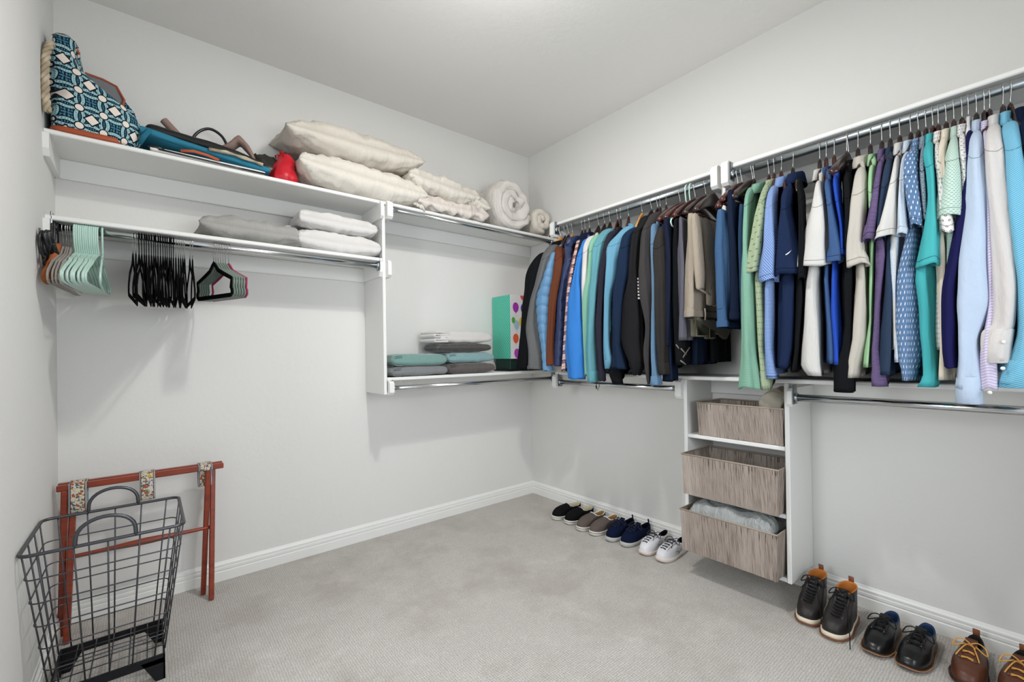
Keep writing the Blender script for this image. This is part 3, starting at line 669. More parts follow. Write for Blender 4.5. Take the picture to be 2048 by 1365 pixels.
 {'n': 'sand_polo','y': -2.367,'m': 'sand','k': 'short','S': [[1.903,-0.422,-2.407,0.035,0.014],[1.842,-0.469,-2.412,0.035,0.019],[1.759,-0.498,-2.413,0.035,0.023],[1.664,-0.512,-2.409,0.035,0.022],[1.571,-0.516,-2.404,0.035,0.024],[1.509,-0.52,-2.413,0.035,0.034]],'B': [[1.459,-0.495,-2.418,0.03,0.018],[1.347,-0.495,-2.414,0.03,0.026],[1.235,-0.495,-2.409,0.03,0.025],[1.159,-0.495,-2.396,0.03,0.022],[1.091,-0.495,-2.386,0.03,0.016]],'C': [1.985,-2.384,0.025]},
 {'n': 'pale_green_shirt','y': -2.408,'m': 'palegreen','k': 'short','S': [[1.901,-0.424,-2.441,0.026,0.009],[1.808,-0.486,-2.449,0.026,0.009],[1.71,-0.508,-2.453,0.023,0.008]],'B': [[1.455,-0.495,-2.447,0.022,0.008],[1.307,-0.495,-2.445,0.015,0.006],[1.197,-0.495,-2.433,0.026,0.009],[1.131,-0.495,-2.428,0.028,0.009]],'C': [1.975,-2.422,0.013]},
 {'n': 'purple_polo','y': -2.444,'m': 'purple','k': 'short','S': [[1.91,-0.415,-2.465,0.027,0.01],[1.853,-0.464,-2.469,0.027,0.01],[1.783,-0.493,-2.466,0.031,0.011],[1.69,-0.51,-2.458,0.035,0.013],[1.595,-0.515,-2.444,0.035,0.018]],'B': [[1.542,-0.493,-2.479,0.03,0.019],[1.379,-0.495,-2.466,0.03,0.012],[1.196,-0.495,-2.455,0.03,0.012],[1.062,-0.495,-2.464,0.03,0.025]],'C': [1.988,-2.453,0.014]},
 {'n': 'slate_navy_polo','y': -2.47,'m': 'slatenavy','k': 'short','S': [[1.908,-0.417,-2.49,0.029,0.01],[1.845,-0.468,-2.492,0.03,0.011],[1.775,-0.495,-2.49,0.033,0.012],[1.683,-0.511,-2.484,0.03,0.011],[1.593,-0.515,-2.482,0.029,0.01]],'B': [[1.448,-0.495,-2.497,0.03,0.015],[1.304,-0.495,-2.492,0.03,0.02],[1.196,-0.495,-2.488,0.03,0.022],[1.105,-0.495,-2.484,0.03,0.022]],'C': [1.987,-2.476,0.012]},
 {'n': 'off_white_polo','y': -2.499,'m': 'offwhite','k': 'short','S': [[1.914,-0.411,-2.511,0.025,0.009],[1.847,-0.467,-2.514,0.025,0.009],[1.768,-0.496,-2.511,0.035,0.013],[1.696,-0.51,-2.505,0.035,0.021],[1.626,-0.514,-2.496,0.035,0.029],[1.598,-0.515,-2.491,0.035,0.034]],'B': [[1.554,-0.492,-2.508,0.03,0.011],[1.375,-0.495,-2.506,0.024,0.009],[1.195,-0.495,-2.508,0.021,0.008]],'C': [1.994,-2.502,0.014]},
 {'n': 'pale_blue_seersucker_shirt','y': -2.531,'m': 'seersucker','k': 'short','S': [[1.92,-0.403,-2.537,0.029,0.011],[1.859,-0.461,-2.536,0.022,0.008],[1.78,-0.494,-2.536,0.022,0.008],[1.687,-0.511,-2.538,0.03,0.011],[1.625,-0.514,-2.54,0.035,0.013],[1.598,-0.515,-2.538,0.035,0.013]],'B': [[1.554,-0.492,-2.511,0.03,0.016],[1.446,-0.495,-2.51,0.027,0.01],[1.284,-0.495,-2.518,0.02,0.007],[1.151,-0.495,-2.519,0.027,0.01]],'C': [1.993,-2.528,0.012]},
 {'n': 'blue_dash_print_shirt','y': -2.553,'m': 'dashblue','k': 'short','S': [[1.928,-0.394,-2.558,0.034,0.013],[1.873,-0.452,-2.554,0.035,0.018],[1.772,-0.496,-2.561,0.035,0.019],[1.679,-0.511,-2.57,0.035,0.018],[1.617,-0.514,-2.575,0.035,0.016]],'B': [[1.58,-0.491,-2.558,0.03,0.022],[1.511,-0.494,-2.55,0.03,0.026],[1.442,-0.495,-2.544,0.03,0.029],[1.301,-0.495,-2.543,0.03,0.032],[1.195,-0.495,-2.546,0.03,0.028],[1.086,-0.495,-2.543,0.03,0.015]],'C': [1.991,-2.554,0.014]},
 {'n': 'speckled_grey_shirt','y': -2.574,'m': 'speckle','k': 'short','S': [[1.938,-0.381,-2.579,0.016,0.006],[1.84,-0.47,-2.586,0.017,0.007],[1.743,-0.501,-2.593,0.019,0.007],[1.637,-0.513,-2.598,0.016,0.006]],'B': [[1.573,-0.491,-2.595,0.02,0.008],[1.366,-0.495,-2.588,0.016,0.006]],'C': [1.991,-2.574,0.009]},
 {'n': 'turquoise_polo','y': -2.593,'m': 'turq','k': 'short','S': [[1.943,-0.375,-2.595,0.031,0.012],[1.875,-0.45,-2.6,0.035,0.013],[1.792,-0.492,-2.611,0.029,0.011],[1.701,-0.51,-2.615,0.029,0.011],[1.616,-0.514,-2.613,0.035,0.019],[1.532,-0.518,-2.608,0.035,0.026],[1.477,-0.52,-2.603,0.035,0.031]],'B': [[1.435,-0.495,-2.591,0.03,0.022],[1.331,-0.495,-2.595,0.03,0.021],[1.194,-0.495,-2.598,0.03,0.022],[1.1,-0.495,-2.595,0.03,0.024],[1.066,-0.495,-2.584,0.03,0.032]],'C': [2.001,-2.59,0.013]},
 {'n': 'ring_print_shirt','y': -2.608,'m': 'ringwhite','k': 'short','S': [[1.93,-0.392,-2.617,0.021,0.008],[1.844,-0.468,-2.626,0.02,0.008],[1.766,-0.497,-2.633,0.018,0.007],[1.659,-0.512,-2.646,0.035,0.015],[1.582,-0.516,-2.652,0.035,0.018]],'B': [[1.531,-0.493,-2.631,0.027,0.011],[1.363,-0.495,-2.627,0.021,0.008],[1.193,-0.495,-2.628,0.021,0.008]],'C': [1.998,-2.612,0.009]},
 {'n': 'cream_shirt','y': -2.629,'m': 'cream','k': 'short','S': [[1.949,-0.368,-2.632,0.025,0.01],[1.882,-0.443,-2.635,0.025,0.01],[1.819,-0.481,-2.638,0.022,0.009],[1.763,-0.497,-2.642,0.02,0.008]],'B': [[1.53,-0.494,-2.635,0.03,0.015],[1.362,-0.495,-2.635,0.03,0.013],[1.193,-0.495,-2.636,0.03,0.013],[1.092,-0.495,-2.635,0.03,0.015]],'C': [2.009,-2.632,0.011]},
 {'n': 'pale_green_mesh_shirt','y': -2.649,'m': 'mesh','k': 'short','S': [[1.941,-0.377,-2.658,0.028,0.011],[1.869,-0.456,-2.662,0.035,0.015],[1.792,-0.492,-2.661,0.035,0.023],[1.723,-0.505,-2.659,0.035,0.03],[1.656,-0.512,-2.655,0.035,0.038],[1.629,-0.514,-2.655,0.035,0.038]],'B': [[1.577,-0.491,-2.654,0.03,0.018],[1.493,-0.495,-2.652,0.03,0.013],[1.36,-0.495,-2.649,0.024,0.009]],'C': [2.001,-2.656,0.011]},
 {'n': 'pale_print_blouse','y': -2.67,'m': 'greymark','k': 'short','S': [[1.94,-0.379,-2.678,0.024,0.009],[1.858,-0.461,-2.686,0.022,0.009],[1.799,-0.49,-2.691,0.02,0.008],[1.679,-0.511,-2.695,0.016,0.006]],'B': [[1.603,-0.49,-2.688,0.02,0.008],[1.357,-0.495,-2.68,0.017,0.007]],'C': [2.003,-2.672,0.01]},
 {'n': 'indigo_dress_shirt','y': -2.686,'m': 'indigo','k': 'long','S': [[1.945,-0.372,-2.695,0.025,0.01],[1.852,-0.464,-2.7,0.023,0.009],[1.762,-0.498,-2.699,0.021,0.008],[1.679,-0.511,-2.694,0.026,0.01],[1.584,-0.516,-2.681,0.032,0.013],[1.488,-0.52,-2.667,0.035,0.014],[1.391,-0.52,-2.654,0.035,0.017],[1.276,-0.52,-2.651,0.035,0.019],[1.193,-0.52,-2.651,0.035,0.018],[1.136,-0.52,-2.655,0.035,0.017]],'B': [],'C': None},
 {'n': 'light_blue_oxford_shirt','y': -2.706,'m': 'oxford','k': 'long','S': [[1.934,-0.386,-2.713,0.031,0.012],[1.875,-0.45,-2.716,0.035,0.016],[1.807,-0.487,-2.718,0.035,0.019],[1.722,-0.506,-2.718,0.035,0.023],[1.64,-0.513,-2.717,0.035,0.027],[1.576,-0.516,-2.713,0.035,0.032],[1.48,-0.52,-2.709,0.035,0.037],[1.352,-0.52,-2.707,0.035,0.039],[1.289,-0.52,-2.702,0.035,0.032],[1.225,-0.52,-2.695,0.035,0.023],[1.157,-0.52,-2.696,0.035,0.024],[1.068,-0.52,-2.694,0.035,0.029]],'B': [],'C': [1.995,-2.709,0.01]},
 {'n': 'lilac_striped_shirt','y': -2.725,'m': 'lilac','k': 'long','S': [[1.92,-0.403,-2.734,0.018,0.007],[1.835,-0.473,-2.74,0.016,0.006],[1.664,-0.512,-2.747,0.019,0.007],[1.505,-0.52,-2.747,0.021,0.008],[1.348,-0.52,-2.748,0.021,0.008],[1.192,-0.52,-2.74,0.035,0.016],[1.069,-0.52,-2.74,0.035,0.017]],'B': [],'C': [1.984,-2.729,0.01]},
 {'n': 'white_dress_shirt','y': -2.738,'m': 'dresswhite','k': 'long','S': [[1.941,-0.377,-2.752,0.035,0.017],[1.866,-0.457,-2.756,0.035,0.019],[1.791,-0.492,-2.759,0.035,0.021],[1.659,-0.512,-2.765,0.035,0.021],[1.532,-0.518,-2.77,0.035,0.023],[1.438,-0.52,-2.774,0.035,0.024],[1.345,-0.52,-2.776,0.035,0.023],[1.268,-0.52,-2.772,0.035,0.024],[1.241,-0.52,-2.758,0.035,0.031],[1.16,-0.52,-2.754,0.035,0.031]],'B': [],'C': [2.007,-2.75,0.016]},
 {'n': 'blue_diagonal_stripe_shirt','y': -2.769,'m': 'bluestripe','k': 'long','S': [[1.931,-0.389,-2.787,0.035,0.018],[1.868,-0.456,-2.792,0.035,0.02],[1.793,-0.491,-2.8,0.035,0.022],[1.646,-0.513,-2.809,0.035,0.027],[1.492,-0.52,-2.817,0.035,0.028],[1.401,-0.52,-2.822,0.035,0.027],[1.265,-0.52,-2.824,0.035,0.027],[1.191,-0.52,-2.817,0.035,0.031],[1.089,-0.52,-2.801,0.035,0.042]],'B': [],'C': [2.004,-2.776,0.014]},
 {'n': 'dark_navy_shirt','y': -2.786,'m': 'navy','k': 'long','S': [[1.91,-0.415,-2.818,0.03,0.012],[1.797,-0.491,-2.831,0.035,0.014],[1.636,-0.513,-2.848,0.031,0.012],[1.337,-0.52,-2.862,0.029,0.011],[1.19,-0.52,-2.857,0.035,0.014]],'B': [],'C': [2.005,-2.809,0.012]},
]
GI = {g['n']: g for g in GARMENTS}
W, B_, Mh = M_DARKWOOD, 'black', M_MAHOG
TAB = [  # key, object name, label, category, hanger material, hanger phrase
('wool_coat', 'wool_coat', 'black wool coat hanging nearest the corner, beside the balloon gift bag', 'coat', M_PINE, 'natural wood hanger'),
('fleece_jacket', 'fleece_jacket', 'mid grey fleece jacket with a ribbed cuff, right of the black coat', 'jacket', M_PINE, 'natural wood hanger'),
('puffer_jacket', 'puffer_jacket', 'light blue quilted puffer jacket between grey fleece and brown jacket', 'jacket', M_DARKWOOD, 'dark hanger'),
('suede_jacket', 'suede_jacket', 'rust brown jacket with a straight narrow sleeve', 'jacket', M_DARKWOOD, 'dark hanger'),
('down_vest', 'down_vest', 'shiny navy quilted sleeveless vest right of the brown jacket', 'vest', M_PINE, 'natural wood hanger'),
('flannel_shirt', 'flannel_shirt', 'pink, white and black plaid flannel shirt left of the bright blue jacket', 'shirt', M_DARKWOOD, 'dark hanger'),
('navy_pullover', 'pullover', 'navy pullover mostly hidden behind the bright blue jacket, its collar showing', 'sweater', M_DARKWOOD, 'dark hanger'),
('rain_jacket', 'rain_jacket', 'bright azure blue rain jacket with a wide smooth sleeve', 'jacket', M_DARKWOOD, 'dark hanger'),
('white_sweatshirt', 'sweatshirt', 'white long sleeved sweatshirt right of the bright blue jacket', 'sweatshirt', M_DARKWOOD, 'dark hanger'),
('seafoam_sweatshirt', 'sweatshirt', 'seafoam green sweatshirt, a thin strip between white and teal ones', 'sweatshirt', M_DARKWOOD, 'dark hanger'),
('teal_sweatshirt', 'sweatshirt', 'dusty teal sweatshirt with a seamed cuff', 'sweatshirt', M_DARKWOOD, 'dark hanger'),
('plum_sweatshirt', 'sweatshirt', 'dark plum sweatshirt between the teal and the sky blue ones', 'sweatshirt', M_MAHOG, 'mahogany hanger'),
('black_pullover', 'pullover', 'black pullover hanging low behind the sky blue sweatshirt', 'sweater', M_DARKWOOD, 'dark hanger'),
('sky_blue_sweatshirt', 'sweatshirt', 'sky blue sweatshirt on a mahogany hanger', 'sweatshirt', M_MAHOG, 'mahogany hanger'),
('navy_sweatshirt', 'sweatshirt', 'navy blue sweatshirt right of the sky blue one', 'sweatshirt', M_PINE, 'natural wood hanger'),
('black_sweatshirt', 'sweatshirt', 'black sweatshirt with a row of white bars down the sleeve', 'sweatshirt', M_DARKWOOD, 'dark hanger'),
('charcoal_hoodie', 'hoodie', 'charcoal hooded sweatshirt right of the black one with white bars', 'sweatshirt', M_DARKWOOD, 'dark hanger'),
('slate_blue_jacket', 'zip_jacket', 'slate blue heathered jacket showing as a narrow strip among charcoal sweatshirts', 'jacket', M_DARKWOOD, 'dark hanger'),
('dark_heather_sweatshirt', 'sweatshirt', 'dark brown-grey heather sweatshirt next to the navy trousers', 'sweatshirt', M_MAHOG, 'mahogany hanger'),
('mint_striped_polo', 'polo_shirt', 'mint green polo shirt with fine stripes, hanging longest right of the jeans', 'shirt', M_DARKWOOD, 'dark hanger'),
('sage_print_shirt', 'short_sleeved_shirt', 'sage green short sleeved shirt with a small dark print', 'shirt', M_MAHOG, 'mahogany hanger'),
('blue_micro_print_polo', 'polo_shirt', 'light blue polo shirt with a tiny navy dot print', 'shirt', M_MAHOG, 'mahogany hanger'),
('navy_polo', 'polo_shirt', 'navy blue polo shirt with a white curved tick on the sleeve', 'shirt', M_MAHOG, 'mahogany hanger'),
('black_polo', 'polo_shirt', 'black shirt in the gap between the navy polo and the white linen shirt', 'shirt', M_DARKWOOD, 'dark hanger'),
('white_linen_shirt', 'linen_shirt', 'rumpled white linen shirt with a wide short sleeve', 'shirt', M_DARKWOOD, 'dark hanger'),
('steel_blue_polo', 'polo_shirt', 'steel blue heathered polo shirt right of the white linen shirt', 'shirt', M_MAHOG, 'mahogany hanger'),
('royal_blue_polo', 'polo_shirt', 'vivid royal blue polo shirt', 'shirt', M_MAHOG, 'mahogany hanger'),
('black_trousers_shirt', 'long_shirt', 'long black shirt whose hem hangs lowest, left of the sand polo', 'shirt', M_DARKWOOD, 'dark hanger'),
('sand_polo', 'polo_shirt', 'sand beige polo shirt with a deep short sleeve', 'shirt', M_DARKWOOD, 'dark hanger'),
('pale_green_shirt', 'polo_shirt', 'pale apple green shirt right of the sand polo', 'shirt', M_DARKWOOD, 'dark hanger'),
('purple_polo', 'polo_shirt', 'heathered purple polo shirt', 'shirt', M_DARKWOOD, 'dark hanger'),
('slate_navy_polo', 'polo_shirt', 'slate navy polo shirt right of the purple one', 'shirt', M_DARKWOOD, 'dark hanger'),
('off_white_polo', 'polo_shirt', 'off-white polo shirt with a hemmed flared sleeve', 'shirt', M_DARKWOOD, 'dark hanger'),
('pale_blue_seersucker_shirt', 'seersucker_shirt', 'pale blue and white seersucker striped shirt', 'shirt', M_DARKWOOD, 'dark hanger'),
('blue_dash_print_shirt', 'short_sleeved_shirt', 'denim blue shirt printed with small white dashes', 'shirt', M_DARKWOOD, 'dark hanger'),
('speckled_grey_shirt', 'short_sleeved_shirt', 'dark blue shirt with dense pale speckles, left of the turquoise polo', 'shirt', M_DARKWOOD, 'dark hanger'),
('turquoise_polo', 'polo_shirt', 'bright turquoise polo shirt', 'shirt', M_MAHOG, 'mahogany hanger'),
('ring_print_shirt', 'short_sleeved_shirt', 'white shirt printed with small grey rings, right of the turquoise polo', 'shirt', M_MAHOG, 'mahogany hanger'),
('cream_shirt', 'polo_shirt', 'cream coloured shirt left of the pale green mesh one', 'shirt', M_DARKWOOD, 'dark hanger'),
('pale_green_mesh_shirt', 'short_sleeved_shirt', 'pale green shirt with a woven mesh texture and very wide sleeve', 'shirt', M_MAHOG, 'mahogany hanger'),
('pale_print_blouse', 'blouse', 'white top with grey marks right of the pale green mesh shirt', 'shirt', M_DARKWOOD, 'dark hanger'),
('indigo_dress_shirt', 'long_sleeved_shirt', 'dark indigo long sleeved shirt left of the light blue oxford', 'shirt', None, 'white plastic hanger'),
('light_blue_oxford_shirt', 'oxford_shirt', 'light blue oxford shirt with a buttoned cuff', 'shirt', M_DARKWOOD, 'dark hanger'),
('lilac_striped_shirt', 'long_sleeved_shirt', 'pale lilac striped shirt behind the white dress shirt', 'shirt', M_DARKWOOD, 'dark hanger'),
('white_dress_shirt', 'dress_shirt', 'white long sleeved dress shirt with a buttoned cuff', 'shirt', M_DARKWOOD, 'dark hanger'),
('blue_diagonal_stripe_shirt', 'long_sleeved_shirt', 'turquoise shirt with fine diagonal stripes at the picture edge', 'shirt', M_DARKWOOD, 'dark hanger'),
('dark_navy_shirt', 'long_sleeved_shirt', 'dark navy garment last on the rod at the picture edge', 'shirt', M_DARKWOOD, 'dark hanger'),
]
THINGS = {}
M_WHITEPL = Mat('white_plastic', 'dcdcdc', .35, spec=.5).m
for key, nm, lab, cat, hm, hp in TAB:
    g = GI[key]; t = garment(g, lab, cat); t.name = nm; THINGS[key] = t
    adj = lab.split(',')[0]
    short = key.replace('_', ' ')
    zt = RZ
    if hm is None:
        wood_hanger(g['y'], 'white plastic hanger holding the indigo shirt', M_WHITEPL, nz0=2.034, w=.13, tip=.13, thin=.62, yawv=g.get('_yaw', 0.)).name = 'plastic_hanger'
    else:
        wood_hanger(g['y'], '%s under the %s' % (hp.replace('dark hanger', 'dark wooden hanger').replace('mahogany hanger', 'mahogany wooden hanger'), {'black_trousers_shirt': 'long black shirt'}.get(key, short)), hm, nz0=2.034, w=.13, tip=.13, thin=.62, yawv=g.get('_yaw', 0.))

# white bars on the black sweatshirt sleeve, tick on the navy sleeve, buttons
g = GI['black_sweatshirt']; m = MB()
def at_sleeve(g, z, th, off=.0015):
    st = np.array(g['S']); zz = -st[:, 0]
    xc, yc, a, b = [np.interp(-z, zz, st[:, i]) for i in (1, 2, 3, 4)]
    return np.array((xc+(a*1.04+off)*spow(math.cos(th), .85), yc+(b*1.04+off)*spow(math.sin(th), .85), z))
def patch(m, g, zt, zb, t0, t1, off=.0025, n=6, slope=0.):
    A = [at_sleeve(g, zt+slope*k/n, t0+(t1-t0)*k/n, off) for k in range(n+1)]
    B = [at_sleeve(g, zb+slope*k/n, t0+(t1-t0)*k/n, off) for k in range(n+1)]
    b = len(m.v); m.v += [tuple(q) for q in A+B]; m.uv += [(0, 0)]*(2*n+2)
    for k in range(n): m.f.append((b+k, b+k+1, b+n+1+k+1, b+n+1+k)); m.fm.append(0)
M_PRINT = Mat('white_print', 'e6e6e6', .7).m
for i in range(7): patch(m, g, 1.598-i*.0175, 1.588-i*.0175, PI*1.33, PI*1.45, .004)
m.build('sleeve_print', M_PRINT, GI['black_sweatshirt']['_sl'])
g = GI['navy_polo']; m = MB()
n = 12; A = []; Bq = []
for k in range(n+1):
    q = k/n; th = PI*1.02+q*.50; z = 1.588+.016*q**1.4; w = .0026*math.sin(PI*min(1, q*1.15+.02))**.7*(1-q*.55)+.0003
    A.append(tuple(at_sleeve(g, z+w, th, .004))); Bq.append(tuple(at_sleeve(g, z-w, th, .004)))
b = len(m.v); m.v += A+Bq; m.uv += [(0, 0)]*(2*n+2)
for k in range(n): m.f.append((b+k, b+k+1, b+n+1+k+1, b+n+1+k)); m.fm.append(0)
m.build('sleeve_tick', M_PRINT, GI['navy_polo']['_sl'])
M_BUTTON = Mat('pearl_button', 'e4e0da', .25, spec=.6).m
def button(g, z, th, parent, r=.0055):
    c = at_sleeve(g, z, th, .004); d = Vector((math.cos(th), math.sin(th), 0)); m = MB()
    m.tube([tuple(Vector(c)-d*.001), tuple(Vector(c)+d*.0025)], r, 14); m.build('button', M_BUTTON, g['_sl'])
button(GI['white_dress_shirt'], 1.215, PI*1.12, THINGS['white_dress_shirt']); button(GI['white_dress_shirt'], 1.135, PI*1.12, THINGS['white_dress_shirt'])
button(GI['lilac_striped_shirt'], 1.06, PI*1.02, THINGS['lilac_striped_shirt'])
def cuff(g, key, zt, zb, k=1.06):
    st = np.array(g['S']); m = MB(); R = []
    for z, kk in ((zt, k*.97), (zt-.004, k*1.03), ((zt+zb)/2, k*1.01), (zb+.002, k*1.04), (zb, k*.97)):
        xc, yc, a, b = [np.interp(-z, -st[:, 0], st[:, i]) for i in (1, 2, 3, 4)]
        R.append([(xc+a*kk*spow(math.cos(2*PI*j/28), .85), yc+b*kk*spow(math.sin(2*PI*j/28), .85), z) for j in range(28)])
    m.rings(R, cap0=False, cap1=False); m.build('cuff', FAB[g['m']].m, g['_sl'])
for key, zt, hh in (('light_blue_oxford_shirt', 1.105, .085), ('white_dress_shirt', 1.255, .105), ('teal_sweatshirt', 1.092, .065), ('fleece_jacket', 1.118, .024),
                    ('plum_sweatshirt', 1.09, .055), ('black_sweatshirt', 1.135, .055), ('dark_heather_sweatshirt', 1.145, .06), ('slate_blue_jacket', 1.075, .045), ('sky_blue_sweatshirt', 1.158, .05), ('blue_diagonal_stripe_shirt', 1.16, .085)):
    cuff(GI[key], key, zt, zt-hh)
# zip pull hanging below the teal sweatshirt
m = MB(); m.tube([(-.50, -1.14, 1.03), (-.503, -1.141, 1.0), (-.50, -1.15, .975), (-.496, -1.158, 1.0), (-.496, -1.158, 1.03)], .0018, 6)
m.tube([(-.503, -1.139, 1.004), (-.503, -1.143, .985)], .004, 8); m.build('drawcord', M_BLACKMETAL, THINGS['teal_sweatshirt'])

# ---------------------------------------------------------------- trousers
def trousers(label, key, yh, yf, yb, ztop, zbot, x0=-.525, x1=-.06, b=.02, mid=.018, hy=None, hm=M_MAHOG, hl=None, name='trousers', dy=0., tip=.105, seed=3, nz=2.018, cat='trousers'):
    t = thing(name, label, cat, (RX, yh, ztop-.4))
    rows = [[ztop, x0, yf, b*.8], [ztop-.12, x0, yf, b], [(ztop+zbot)/2, x0, yf+dy*.5, b*1.1], [zbot, x0, yf+dy, b*1.15]]
    body(yb, rows, FAB[key].m, t, seed, ztop, zbot, pants=True, xw=(x0, x1), mid=mid, name='legs')
    PN[t.name] = (yf, yb, ztop, zbot, x0, x1, b, mid, dy, seed)
    if hl: wood_hanger(hy if hy is not None else yh, hl, hm, bar=True, tip=tip, nz0=nz).name = 'suit_hanger'
    return t
F('khaki', 'a09381', grain=.2, wr=.008); F('jeans', '3a618c', heather=.35, wr=.007); F('darkdenim', '17233a', heather=.2); F('middenim', '264363', heather=.3)
F('greychino', '5d5c68', grain=.15, wr=.008); F('navychino', '1c2136', wr=.008); F('khakilining', '6f6a60'); F('olive', '7f7c62')
def band(t, key, zc, h, name='waistband', grow=.0035):
    """a band wrapped round the hanging cloth at height zc, following its folds"""
    a = t['_p'] if False else PN[t.name]; yf, yb, ztop, zbot, x0, x1, b, mid, dy, seed = a
    q = (ztop-zc)/(ztop-zbot); y = yf+dy*q; bb = b*(1+.15*q)+grow
    body(yb, [[zc+h, x0, y, bb], [zc-h, x0, y, bb]], FAB[key].m, t, seed, zc+h, zc-h, pants=True, xw=(x0-.003, x1+.002), mid=mid+grow, name=name, d0=ztop-zc-h)
PN = {}
t = trousers('navy chino trousers folded over a hanger bar, right of the heather sweatshirt', 'navychino', -1.58, -1.625, -1.53, 1.885, 1.235, hl='mahogany suit hanger holding the navy chinos', hy=-1.575, dy=.02, b=.024, seed=4)
band(t, 'navychino', 1.25, .02)
t = trousers('dark blue denim trousers hanging below the navy chinos to shelf level', 'darkdenim', -1.60, -1.60, -1.54, 1.86, 1.045, x0=-.50, x1=-.315, b=.028, seed=5)
t = trousers('black trousers with pale tabs hanging behind the grey chinos', 'black', -1.625, -1.665, -1.60, 1.87, 1.13, x0=-.50, x1=-.14, b=.022, hl='mahogany suit hanger holding the black trousers', hy=-1.612, seed=6)
M_TAB = Mat('pale_tab', '6f6a62', .7).m
for (x, y, z, dx, dz) in ((-.515, -1.668, 1.235, .05, -.05), (-.50, -1.685, 1.215, .03, -.03), (-.49, -1.69, 1.17, .045, .05), (-.515, -1.69, 1.155, .03, -.02)):
    m = MB(); m.tube([(x, y, z), (x+dx, y-.012, z+dz)], 1., 6, flat=(.002, .0042), up=(0, -1, 0)); m.build('tab', M_TAB, t)
t = trousers('grey-violet chinos folded over a hanger behind the khaki ones', 'greychino', -1.655, -1.70, -1.64, 1.868, 1.255, b=.02, hl='mahogany suit hanger holding the grey chinos', hy=-1.662, seed=7, x0=-.515)
t = trousers('dark denim jeans low behind the khaki trousers', 'darkdenim', -1.70, -1.70, -1.67, 1.80, 1.13, x0=-.40, x1=-.12, b=.02, seed=8)
t = trousers('black jeans at the back, right of the low dark denim ones', 'black', -1.735, -1.735, -1.71, 1.80, 1.14, x0=-.28, x1=-.05, b=.015, seed=9)
# khaki trousers: folded body, waistband, belt loops, pocket, dark lining, hanging legs
t = trousers('khaki beige trousers folded over a suit hanger, with waistband and belt loops', 'khaki', -1.70, -1.755, -1.745, 1.872, 1.372, b=.03, mid=.022, hl='dark suit hanger holding the khaki trousers', hy=-1.72, hm=M_DARKWOOD, dy=.025, seed=10, x1=-.085)
band(t, 'khaki', 1.392, .024)
for q in (.2, .62, .86):
    x = -.545+.455*q; m = MB(); m.tube([(x, -1.785-.02*q, 1.41), (x, -1.789-.02*q, 1.38), (x, -1.785-.02*q, 1.352)], 1., 6, flat=(.003, .006), up=(0, -1, 0)); m.build('belt_loop', FAB['khaki'].m, t)
m = MB(); m.tube([(-.50, -1.79, 1.50), (-.42, -1.80, 1.475), (-.33, -1.80, 1.445), (-.29, -1.79, 1.47)], 1., 8, flat=(.006, .004), up=(0, 0, 1)); m.build('pocket_edge', FAB['khaki'].m, t)
m = MB(); v = [(-.52, -1.775, 1.358), (-.10, -1.775, 1.352), (-.17, -1.762, 1.262), (-.24, -1.765, 1.28), (-.52, -1.735, 1.358), (-.10, -1.735, 1.352), (-.17, -1.742, 1.262), (-.24, -1.745, 1.28)]
m.v = v; m.uv = [(q[0], q[2]) for q in v]; m.f = [(0, 1, 2, 3), (7, 6, 5, 4), (0, 3, 7, 4), (3, 2, 6, 7), (2, 1, 5, 6), (1, 0, 4, 5)]; m.fm = [0]*6
m.build('waist_lining', FAB['khakilining'].m, t, smooth=False)
m = MB()
for x0, x1, zb in ((-.50, -.38, 1.272), (-.37, -.30, 1.262)): m.box(x0, x1, -1.768, -1.735, zb, 1.37, bev=.006)
m.build('trouser_cuff', FAB['olive'].m, t)
for k, st in enumerate(([[1.872, -.50, -1.772, .022, .012], [1.82, -.505, -1.778, .03, .016], [1.70, -.505, -1.785, .034, .018], [1.58, -.50, -1.79, .036, .018], [1.50, -.498, -1.79, .03, .014]],
                        [[1.868, -.40, -1.772, .03, .010], [1.80, -.40, -1.78, .04, .014], [1.65, -.395, -1.788, .045, .018], [1.52, -.385, -1.792, .05, .018], [1.43, -.38, -1.79, .05, .014]])):
    sleeve(st, FAB['khaki'].m, t, 80+k, name='leg_fold', wr=.03)
# hangers without trousers and jeans right of the divider
wood_hanger(-1.765, 'bare dark suit hanger in front of the khaki trousers, left of the divider', M_DARKWOOD, bar=True, yawv=.05).name = 'suit_hanger'
t = trousers('mid blue jeans with contrast stitching, right of the divider', 'jeans', -1.87, -1.90, -1.85, 1.855, 1.31, b=.028, x0=-.52, x1=-.14, hl='left one of two mahogany suit hangers right of the divider, over the blue jeans', hy=-1.885, seed=11, nz=2.03, tip=.13, dy=.01)
band(t, 'jeans', 1.40, .004, 'waist_seam', .002); band(t, 'jeans', 1.33, .02)
t = trousers('dark indigo jeans between the mid blue and the denim blue ones', 'darkdenim', -1.92, -1.94, -1.885, 1.935, 1.34, b=.022, x0=-.51, x1=-.10, hl='right one of two mahogany suit hangers right of the divider, over the dark jeans', hy=-1.905, seed=12, nz=2.03)
band(t, 'darkdenim', 1.365, .02)
t = trousers('denim blue trousers left of the mint striped polo, hanging lower than the jeans', 'middenim', -1.96, -1.985, -1.935, 1.86, 1.175, b=.017, x0=-.50, x1=-.12, hl='black suit hanger just left of the mint striped polo', hy=-1.955, hm=M_DARKWOOD, seed=13, nz=2.03)
band(t, 'middenim', 1.188, .010, 'hem', .002)
wood_hanger(-2.335, 'slim dark hanger hanging empty left of the white linen shirt', M_DARKWOOD, yawv=.0, nz0=2.02)

